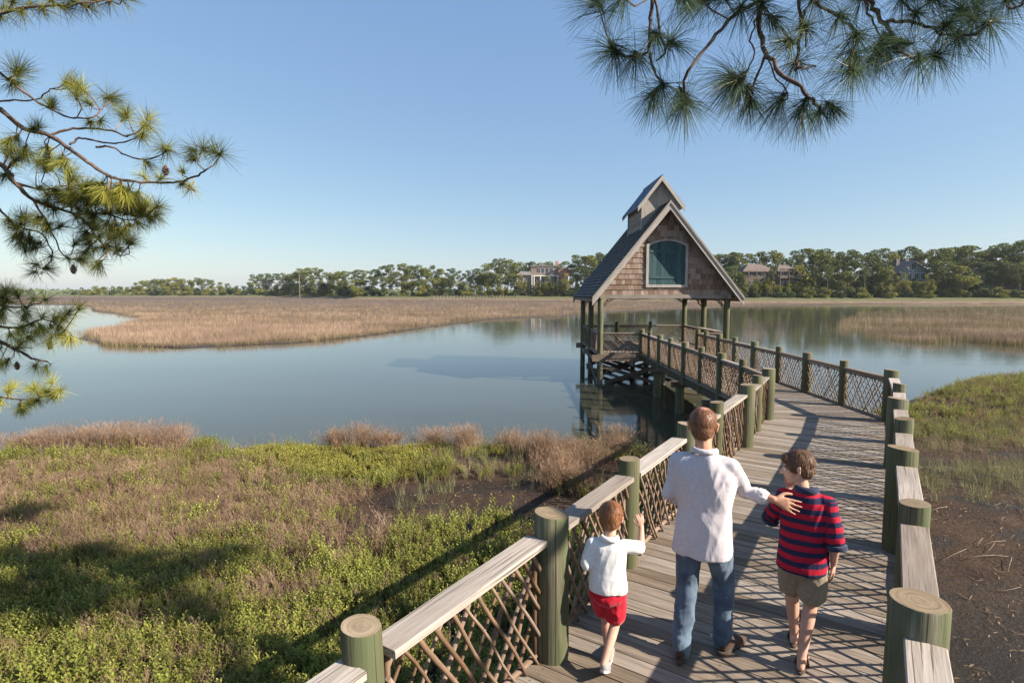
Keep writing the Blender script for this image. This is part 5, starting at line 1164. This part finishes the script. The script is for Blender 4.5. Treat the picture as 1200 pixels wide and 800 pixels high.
def face_bits(P, s, root, side=(-1, 1)):
    for e in side:
        for nm, mt, r_, dy in (('eye', M['h_white'], .0125, .0), ('iris', M['hair_boy'], .0065, .0085)):
            v, f = ico(P(e * .031, .073 + dy, .004), r_ * s, 2); me = bpy.data.meshes.new(nm); me.from_pydata([tuple(x) for x in v], [], f); me.materials.append(mt); me.polygons.foreach_set('use_smooth', [True] * len(f)); link(nm, me, root)
        mb = MB(); mb.tube([P(e * .048, .070, .026), P(e * .034, .082, .032), P(e * .016, .085, .027)], [.003 * s, .0045 * s, .0035 * s], 6); mb.build('eyebrow', M['hair_boy'], root)
def hand(B, w, d, nb, thumb, s=1.0, curl=.25, spread=.16):
    """palm, four fingers, thumb. d along hand, nb out of its back, thumb +1/-1 along side"""
    d = Vector(d).normalized(); nb = Vector(nb); nb = (nb - d * nb.dot(d)).normalized(); sd = d.cross(nb) * thumb
    k = s * .19; r_ = .0097 * s
    B.hullof([(w, .021 * s), (w + d * .20 * k, .018 * s), (w + d * .42 * k + sd * .17 * k, .0125 * s), (w + d * .46 * k - sd * .17 * k, .011 * s), (w + d * .47 * k, .0125 * s), (w + d * .15 * k + sd * .12 * k, .014 * s)])
    for i, (o, ln) in enumerate(((.185, .43), (.062, .49), (-.062, .46), (-.175, .37))):
        b0 = w + d * (.44 * k) + sd * (o * k); dd = (d + sd * (o * spread * 9 * .5)).normalized(); p = b0; a = 0; pts_ = [(p - dd * .04 * k, r_ * 1.12)]
        for seg, fr in enumerate((.44, .32, .24)):
            a += curl * (.5 + .5 * seg); v = (dd * math.cos(a) - nb * math.sin(a)); p = p + v * (ln * k * fr); pts_.append((p, r_ * (1.05 - .13 * (seg + 1)) * (.92 if i == 3 else 1)))
        B.chain(pts_)
    p0 = w + d * .12 * k + sd * .14 * k; p1 = p0 + (d * .55 + sd * .75 - nb * .2).normalized() * .21 * k; p2 = p1 + (d * .85 + sd * .42 - nb * .25).normalized() * .17 * k; p3 = p2 + (d * .95 + sd * .2 - nb * .3).normalized() * .13 * k
    B.chain([(p0, r_ * 1.45), (p1, r_ * 1.25), (p2, r_ * 1.08), (p3, r_ * .9)])
def shoe(name, mat, root, toe_from, ang_deg, s=1.0, heel_up=0, sole=True):
    """toe_from = heel point on the ground"""
    h_ = R(ang_deg); f = Vector((math.sin(h_), math.cos(h_), 0)); rt = Vector((math.cos(h_), -math.sin(h_), 0)); pt = heel_up; f2 = (f * math.cos(pt) - Vector((0, 0, math.sin(pt)))); up = (Vector((0, 0, math.cos(pt))) + f * math.sin(pt)); H0 = Vector(toe_from)
    Q = lambda a, b_, c_: H0 + rt * a * s + f2 * b_ * s + up * c_ * s
    B = Body(); B.hullof([(Q(0, 0, .035), .032 * s), (Q(-.012, .03, .075), .028 * s), (Q(.012, .03, .075), .028 * s), (Q(0, .02, .03), .034 * s), (Q(-.018, .15, .034), .032 * s), (Q(.018, .15, .034), .032 * s), (Q(0, .10, .062), .030 * s)])
    B.hullof([(Q(-.018, .14, .032), .032 * s), (Q(.018, .14, .032), .032 * s), (Q(.002, .215, .028), .026 * s)]); o_ = B.build(name, mat, root, .007 * s, 3)
    if sole:
        mb = MB(); n = 24; out = []
        for k in range(n):
            a = 2 * PI * k / n; out.append(Q(math.cos(a) * (.044 if math.sin(a) > 0 else .036), .09 + math.sin(a) * .155, 0))
        vs = [p for p in out] + [p + up * .018 * s for p in out]
        mb.add(vs, [tuple(range(n))[::-1], tuple(range(n, 2 * n))] + [(i, (i + 1) % n, n + (i + 1) % n, n + i) for i in range(n)], [tuple(v) for v in vs], .5); mb.build('sole', M['sole'] if mat is M['shoe_kid'] else M['flop'], o_)
    return o_
def collar(name, mat, root, c, rx, ry, rt, fw, h_=.035, tilt=.0, r_=.009, n=30):
    """stand of a collar: a sloped band folded over"""
    vs = []; prof = [(0, 0), (.002, .9), (.012, 1.0), (.024, .55), (.028, -.25), (.022, -.25), (.010, .5)]
    for k in range(n):
        a = 2 * PI * k / n; drop = -.020 * math.sin(a) if math.sin(a) > 0 else .006
        for (o_, z) in prof: vs.append(Vector(c) + rt * math.cos(a) * (rx + o_) + fw * math.sin(a) * (ry + o_) + Vector((0, 0, z * h_ + drop)))
    m_ = len(prof); fs = [(k * m_ + j, ((k + 1) % n) * m_ + j, ((k + 1) % n) * m_ + (j + 1) % m_, k * m_ + (j + 1) % m_) for k in range(n) for j in range(m_)]
    me = bpy.data.meshes.new(name); me.from_pydata([tuple(v) for v in vs], [], fs); me.materials.append(mat); me.polygons.foreach_set('use_smooth', [True] * len(fs)); return link(name, me, root)

def strand_fn(c):
    c = Vector(c)
    def f(p):
        q = p - c; return (math.atan2(q.y, q.x) * .16, q.length * .2, q.z)
    return f
def strands(hair, crown, mat, n, ln, w_, root, down=1.0, lift=.004):
    me = hair.data; vs = me.vertices; Q = []; cr = Vector(crown); G = []
    for _ in range(n):
        v = vs[random.randrange(len(vs))]; p = v.co.copy(); nn_ = v.normal.copy()
        fl = (p - cr) + Vector((random.gauss(0, .02), random.gauss(0, .02), -.06 * down)); fl = (fl - nn_ * fl.dot(nn_))
        if fl.length < 1e-4: continue
        fl.normalize(); fl = (fl + Vector((random.gauss(0, .22), random.gauss(0, .22), random.gauss(0, .15)))).normalized(); sd_ = fl.cross(nn_).normalized() * w_; l = ln * random.uniform(.5, 1.2)
        a = p - nn_ * .002; b_ = p + fl * l * .5 + nn_ * lift * random.uniform(.3, 1.6); c_ = p + fl * l + nn_ * lift * random.uniform(-1.2, 1.3)
        Q += [[tuple(a - sd_), tuple(a + sd_), tuple(b_ + sd_), tuple(b_ - sd_)], [tuple(b_ - sd_), tuple(b_ + sd_), tuple(c_ + sd_ * .3), tuple(c_ - sd_ * .3)]]; t_ = random.random() * 5; G += [(t_, t_, 0)] * 8
    o_ = quads('hair_strands', np.array(Q), np.zeros(len(Q)), np.zeros(len(Q)), mat, None); o_.parent = hair
    a = o_.data.attributes.new('strand', 'FLOAT_VECTOR', 'POINT'); a.data.foreach_set('vector', np.array(G, 'f').ravel())
    return o_
# --- man
L, rt, fw = frame(1.37, 3.92, 30)
man = thing('person', (1.37, 3.92, 0), 'man in pale untucked shirt and blue jeans with a hand on a boy', 'person')
B = Body(); HC = Vector((1.375, 3.985, 1.640)); Pm, Rmm = head(B, HC, 24, 1.18, -8)
B.cap(L(0, -.005, 1.42), .062, HC + Vector((0, 0, -.04)), .056); B.loft([(L(0, 0, .92), .14, .10), (L(0, 0, 1.1), .14, .09), (L(0, 0, 1.3), .17, .10), (L(0, 0, 1.42), .14, .08), (L(0, 0, 1.48), .06, .055)], rt, fw)
RS = L(.175, .0, 1.395); RE = Vector((1.665, 3.90, 1.19)); RW = Vector((1.80, 3.765, 1.185)); LS = L(-.175, .0, 1.395); LE = L(-.245, -.03, 1.14); LW = L(-.17, .19, 1.02)
B.chain([(RS, .05), (RE, .041), (RE.lerp(RW, .5), .036), (RW, .026)]); B.chain([(LS, .05), (LE, .041), (LE.lerp(LW, .4), .036), (LW, .026)])
hd = Vector((.19, -.085, -.055)); nb_ = -fw * .9 + Vector((-.1, 0, .35)); hand(B, RW, hd, nb_, -1, 1.0, .10, .2); hand(B, LW, fw * .7 + Vector((0, 0, -.4)), -rt, 1, 1.0, .5)
LH, RH = L(-.09, 0, .90), L(.095, 0, .90); LK, RK = L(-.095, .0, .49), L(.135, .12, .50); LA, RA = L(-.095, -.15, .085), L(.145, .10, .085)
for a_, b_, c_ in ((LH, LK, LA), (RH, RK, RA)): B.chain([(a_, .085), (b_, .055), (b_.lerp(c_, .35), .05), (c_, .035)])
B.build('body', M['skin_man'], man, .006, 3)
B = Body(); T = Rmm
B.ell(HC + T @ Vector((0, -.022, .044)), (.096, .108, .098), T); B.ell(HC + T @ Vector((0, -.050, -.016)), (.080, .068, .076), T)
bp = HC + T @ Vector((.008, -.045, .135))
hm = B.build('hair', M['hair_man'], man, .007, 3, wrinkle(.0012, 40, 18), [('bald', 'FLOAT', lambda p: max(0, 1 - (p - bp).length / .062)), ('strand', 'FLOAT_VECTOR', strand_fn(HC))])
strands(hm, HC + T @ Vector((0, -.03, .13)), M['hair_man'], 1500, .022, .0011, man)
B = Body(); B.loft([(L(-.005, -.005, .735), .205, .145), (L(0, 0, .78), .208, .148), (L(0, 0, .93), .197, .138), (L(0, .0, 1.08), .188, .122), (L(0, .0, 1.22), .216, .128), (L(0, -.005, 1.31), .222, .124), (L(0, -.01, 1.385), .196, .108), (L(0, -.012, 1.44), .13, .088), (L(0, -.01, 1.48), .078, .072)], rt, fw)
for s_, (a_, b_, c_) in ((1, (RS, RE, RW)), (-1, (LS, LE, LW))):
    f = .42 if s_ == 1 else .55; e = b_.lerp(c_, f); B.cap(L(s_ * .11, -.005, 1.40), .068, a_, .064); B.chain([(a_, .064), (a_.lerp(b_, .5), .060), (b_, .056), (e, .050)])
    B.cap(b_.lerp(c_, f - .16), .056, e, .056)
w1 = folds(.013, 5, 1.6, .9, 2); w2 = folds(.006, 12, 3.5, -.8, 5)
B.build('shirt', M['shirt'], man, .0085, 5, lambda p: w1(p) + w2(p)); collar('collar', M['shirt'], man, L(0, .0, 1.478), .068, .066, rt, fw, .030)
for (b_, c_, f) in ((RE, RW, .42), (LE, LW, .55)):
    d = (c_ - b_).normalized(); e = b_.lerp(c_, f); Bc = Body(); Bc.cap(e - d * .012, .053, e + d * .030, .050); Bc.cap(e + d * .02, .055, e + d * .034, .053); wc = wrinkle(.004, 30, 30, 1); Bc.build('rolled_cuff', M['shirt'], man, .006, 2, wc)
B = Body()
for s_, (a_, b_, c_) in ((1, (RH, RK, RA)), (-1, (LH, LK, LA))):
    B.chain([(a_ + Vector((0, 0, -.02)), .108), (a_.lerp(b_, .5), .093), (b_, .078), (b_.lerp(c_, .5), .074), (c_ + Vector((0, 0, .0)), .070)])
    B.cap(c_ + Vector((0, 0, .03)), .072, c_ + Vector((0, 0, -.03)) - fw * .012, .066)
B.ell(L(0, .0, .87), (.155, .108, .11), Matrix.Rotation(-R(30), 3, 'Z'))
j1 = folds(.012, 8, 4, .8, 9); j2 = folds(.006, 9, 24, .2, 2)
B.build('jeans', M['jeans'], man, .009, 4, lambda p: j1(p) + j2(p) * (1.6 if p.z < .25 else .7))
shoe('shoe', M['shoe'], man, LA + Vector((-.02, -.05, -.075)) , 24, 1.12); shoe('shoe', M['shoe'], man, RA + Vector((-.01, -.05, -.085)), 55, 1.12)
# --- older boy
L, rt, fw = frame(2.05, 3.82, 33)
boy = thing('person', (2.05, 3.82, 0), 'older boy in red and navy striped polo and khaki shorts, hand at mouth', 'person')
B = Body(); HC = Vector((2.01, 3.875, 1.372)); P, Rmb = head(B, HC, -62, 1.03, -12); B.cap(L(-.01, -.01, 1.17), .050, HC + Vector((.01, -.012, -.04)), .046)
B.loft([(L(0, 0, .72), .12, .09), (L(0, 0, .9), .12, .08), (L(0, 0, 1.1), .14, .085), (L(0, 0, 1.2), .11, .06), (L(0, 0, 1.24), .05, .05)], rt, fw)
RS, LS = L(.142, -.01, 1.165), L(-.142, .0, 1.165); RE = L(.195, -.05, .93); RW = L(.185, .02, .74); LE = L(-.215, .07, .985); LW = L(-.13, .20, 1.16)
B.chain([(RS, .042), (RE, .033), (RE.lerp(RW, .4), .030), (RW, .021)]); B.chain([(LS, .042), (LE, .033), (LE.lerp(LW, .4), .030), (LW, .021)])
hand(B, RW, Vector((0, 0, -1)) + fw * .25, rt, 1, .84, .3); hand(B, LW, Vector((-.02, .0, 1)) - fw * .05 + rt * .45, fw - rt * .3, 1, .8, .75)
LH, RH = L(-.075, 0, .74), L(.08, 0, .74); LK, RK = L(-.07, .09, .42), L(.06, -.01, .42); LA, RA = L(-.05, .16, .08), L(.03, -.14, .10)
for a_, b_, c_ in ((LH, LK, LA), (RH, RK, RA)): B.chain([(a_, .075), (b_, .047), (b_.lerp(c_, .3), .046), (c_, .029)])
for a_, an, up_ in ((LA, 30, 0), (RA, 33, 0)):
    h_ = R(an); f = Vector((math.sin(h_), math.cos(h_), 0)); s2 = Vector((f.y, -f.x, 0)); g = Vector((a_.x, a_.y, 0))
    B.hullof([(g - f * .035 + Vector((0, 0, .045)), .026), (a_, .029), (g + f * .06 + Vector((0, 0, .05)), .024), (g + f * .12 + s2 * .012 + Vector((0, 0, .034)), .018), (g + f * .12 - s2 * .016 + Vector((0, 0, .034)), .018)])
    for i in range(5):
        o_ = (i - 2) * .014; B.cap(g + f * .12 + s2 * o_ + Vector((0, 0, .028)), .0095, g + f * (.165 - abs(i - 1) * .007) + s2 * o_ * 1.1 + Vector((0, 0, .026)), .0085)
B.build('body', M['skin_boy'], boy, .0055, 3); face_bits(P, 1.03, boy)
B = Body(); B.ell(HC + Rmb @ Vector((0, -.020, .040)), (.089, .102, .090), Rmb); B.ell(HC + Rmb @ Vector((0, -.045, -.01)), (.077, .064, .070), Rmb)
B.ell(HC + Rmb @ Vector((0, .050, .078)), (.068, .045, .032), Rmb)
for e in (-1, 1): B.ell(HC + Rmb @ Vector((e * .073, .020, .030)), (.017, .037, .035), Rmb)
def locks(k, amp, c):
    def f(p):
        q = p - c; a = math.atan2(q.y, q.x); return amp * (mn.noise(Vector((a * k, q.z * 14, q.length * 12))) + .6 * mn.noise(Vector((a * k * 2.4, q.z * 22, 3))))
    return f
hb_ = B.build('hair', M['hair_boy'], boy, .006, 2, locks(4, .0045, HC), [('strand', 'FLOAT_VECTOR', strand_fn(HC))]); strands(hb_, HC + Rmb @ Vector((.0, -.02, .13)), M['hair_boy'], 3000, .028, .0011, boy, 1.6, .0025)
B = Body(); B.loft([(L(.0, -.005, .665), .166, .130), (L(0, -.005, .70), .166, .130), (L(0, 0, .84), .158, .120), (L(0, 0, .97), .156, .110), (L(0, 0, 1.08), .158, .104), (L(0, -.005, 1.15), .148, .09), (L(0, -.008, 1.20), .105, .074), (L(0, -.005, 1.245), .060, .056)], rt, fw)
SE = []
for s_, (a_, b_) in ((1, (RS, RE)), (-1, (LS, LE))):
    e = a_.lerp(b_, .96); SE.append((a_, e)); B.cap(L(s_ * .08, -.005, 1.165), .054, a_, .054); B.chain([(a_, .054), (a_.lerp(e, .5), .056), (e, .062)])
w1 = folds(.012, 6, 2, .8, 7); w2 = folds(.005, 13, 5, -.8, 4)
def stripe_at(p):
    for i, (a_, e) in enumerate(SE):
        d = e - a_; t = (p - a_).dot(d) / d.length_squared; dist = (p - (a_ + d * t)).length; s_ = 1 if i == 0 else -1; side = (p - L(0, 0, 0)).dot(rt) * s_
        if dist < .088 and t > -.05 and side > .140 + (0 if t < .4 else -.0): return 7 + (t * d.length) / .068 - ( .2 )
    return (1.235 - p.z + .006 * math.sin(p.x * 9 + p.y * 7)) / .0735 + .05
B.build('polo_shirt', M['stripe'], boy, .0065, 4, lambda p: w1(p) + w2(p), [('stripe', 'FLOAT', stripe_at)]); collar('collar', M['navy'], boy, L(0, 0, 1.228), .054, .052, rt, fw, .036)
for (a_, e) in SE:
    mb = MB(); d = (e - a_).normalized(); mb.tube([e + d * .035, e + d * .068], [.064, .063], 22, cap=True); mb.build('sleeve_cuff', M['navy'], boy)
B = Body()
for a_, b_ in ((LH, LK), (RH, RK)): B.chain([(a_ - Vector((0, 0, .03)), .072), (a_.lerp(b_, .32), .088), (a_.lerp(b_, .5), .091), (a_.lerp(b_, .74), .091)])
B.ell(L(0, .0, .69), (.128, .092, .10), Matrix.Rotation(-R(33), 3, 'Z')); j1 = wrinkle(.008, 10, 7, 1); B.build('shorts', M['khaki'], boy, .008, 3, j1)
for a_, an in ((LA, 30), (RA, 33)):
    h_ = R(an); f = Vector((math.sin(h_), math.cos(h_), 0)); s2 = Vector((f.y, -f.x, 0)); g = Vector((a_.x, a_.y, .0)) - f * .055; mb = MB(); n = 24; out = [g + s2 * math.cos(2 * PI * k / n) * (.045 if math.sin(2 * PI * k / n) > 0 else .034) + f * (.115 + .125 * math.sin(2 * PI * k / n)) for k in range(n)]
    vs = [p + Vector((0, 0, .001)) for p in out] + [p + Vector((0, 0, .02)) for p in out]; mb.add(vs, [tuple(range(n))[::-1], tuple(range(n, 2 * n))] + [(i, (i + 1) % n, n + (i + 1) % n, n + i) for i in range(n)], [tuple(v) for v in vs], .5)
    for q in (-1, 1): mb.tube([g + f * .20 + Vector((0, 0, .05)), g + f * .15 + s2 * q * .028 + Vector((0, 0, .066)), g + f * .09 + s2 * q * .043 + Vector((0, 0, .02))], .007, 6)
    mb.build('flip_flop', M['flop'], boy)
# --- small boy
L, rt, fw = frame(.665, 3.74, 14)
kid = thing('person', (.665, 3.74, 0), 'small boy in white polo and bright red shorts running beside the stick railing', 'person')
B = Body(); HC = Vector((.690, 3.80, 1.040)); P, Rmk = head(B, HC, 22, .95, -4); B.cap(L(0.01, 0, .89), .040, HC + Vector((0, 0, -.03)), .038)
B.loft([(L(0, 0, .56), .09, .07), (L(0, 0, .70), .095, .065), (L(0, 0, .84), .10, .065), (L(0, 0, .90), .08, .05), (L(0, 0, .93), .04, .04)], rt, fw)
RS, LS = L(.105, .01, .875), L(-.11, .0, .87); RE = L(.215, .075, .845); RW = L(.215, .16, .955); LE = L(-.15, -.03, .71); LW = L(-.10, .11, .675)
B.chain([(RS, .034), (RE, .028), (RE.lerp(RW, .4), .025), (RW, .018)]); B.chain([(LS, .034), (LE, .028), (LE.lerp(LW, .4), .025), (LW, .018)])
hand(B, RW, Vector((-.1, .2, 1)), -fw + rt * .3, -1, .62, .5); hand(B, LW, fw + Vector((0, 0, -.2)), -rt, 1, .62, .5)
LH, RH = L(-.055, 0, .53), L(.055, 0, .53); LK, RK = L(-.02, .10, .30), L(.05, .01, .30); LA, RA = L(-.0, .06, .07), L(-.01, -.17, .115)
for a_, b_, c_ in ((LH, LK, LA), (RH, RK, RA)): B.chain([(a_, .056), (b_, .036), (b_.lerp(c_, .3), .036), (c_, .024)])
B.build('body', M['skin_kid'], kid, .005, 3); face_bits(P, .95, kid)
B = Body(); B.ell(HC + Rmk @ Vector((0, -.018, .038)), (.083, .094, .084), Rmk); B.ell(HC + Rmk @ Vector((0, -.040, -.005)), (.072, .058, .066), Rmk); B.ell(HC + Rmk @ Vector((0, .046, .070)), (.062, .04, .029), Rmk)
hk_ = B.build('hair', M['hair_kid'], kid, .006, 2, locks(4, .0035, HC), [('strand', 'FLOAT_VECTOR', strand_fn(HC))]); strands(hk_, HC + Rmk @ Vector((.0, -.02, .12)), M['hair_kid'], 2600, .024, .0010, kid, 1.6, .0025)
B = Body(); B.loft([(L(0, -.005, .565), .140, .108), (L(0, -.005, .60), .138, .106), (L(0, 0, .70), .122, .092), (L(0, 0, .80), .122, .082), (L(0, 0, .87), .116, .07), (L(0, 0, .905), .08, .055), (L(0, 0, .93), .046, .044)], rt, fw)
for s_, (a_, b_) in ((1, (RS, RE)), (-1, (LS, LE))): B.cap(L(s_ * .07, 0, .865), .048, a_, .048); B.chain([(a_, .047), (a_.lerp(b_, .85), .049)])
w1 = folds(.009, 8, 3, .8, 3); w2 = folds(.004, 16, 6, -.8, 4)
B.build('polo_shirt', M['polo'], kid, .006, 4, lambda p: w1(p) + w2(p)); collar('collar', M['polo'], kid, L(.005, 0, .918), .043, .042, rt, fw, .028)
B = Body()
for a_, b_ in ((LH, LK), (RH, RK)): B.chain([(a_, .078), (a_.lerp(b_, .5), .074), (a_.lerp(b_, .66), .072)])
B.ell(L(0, -.01, .53), (.118, .10, .085), Matrix.Rotation(-R(14), 3, 'Z')); B.build('shorts', M['red'], kid, .0065, 3, wrinkle(.006, 12, 8, 1))
shoe('shoe', M['shoe_kid'], kid, LA + Vector((0, -.035, -.068)), 14, .78); shoe('shoe', M['shoe_kid'], kid, RA + Vector((0, -.03, -.035)), 14, .78, .55)

# ------------------------------------------------------------------ air
mb = MB(); mb.box((0, 1540, 18), (1, 0, 0), (0, 1, 0), (0, 0, 1), 2700, 1640, 21, .5)
m = bpy.data.materials.new('air_haze'); m.use_nodes = True; nt = m.node_tree; nt.nodes.clear(); out = nt.nodes.new('ShaderNodeOutputMaterial')
pv = nt.nodes.new('ShaderNodeVolumePrincipled'); pv.inputs['Color'].default_value = (.82, .88, .95, 1); pv.inputs['Density'].default_value = .00010; pv.inputs['Anisotropy'].default_value = .2
nt.links.new(pv.outputs[0], out.inputs['Volume'])
tag(mb.build('haze', m), kind='stuff')
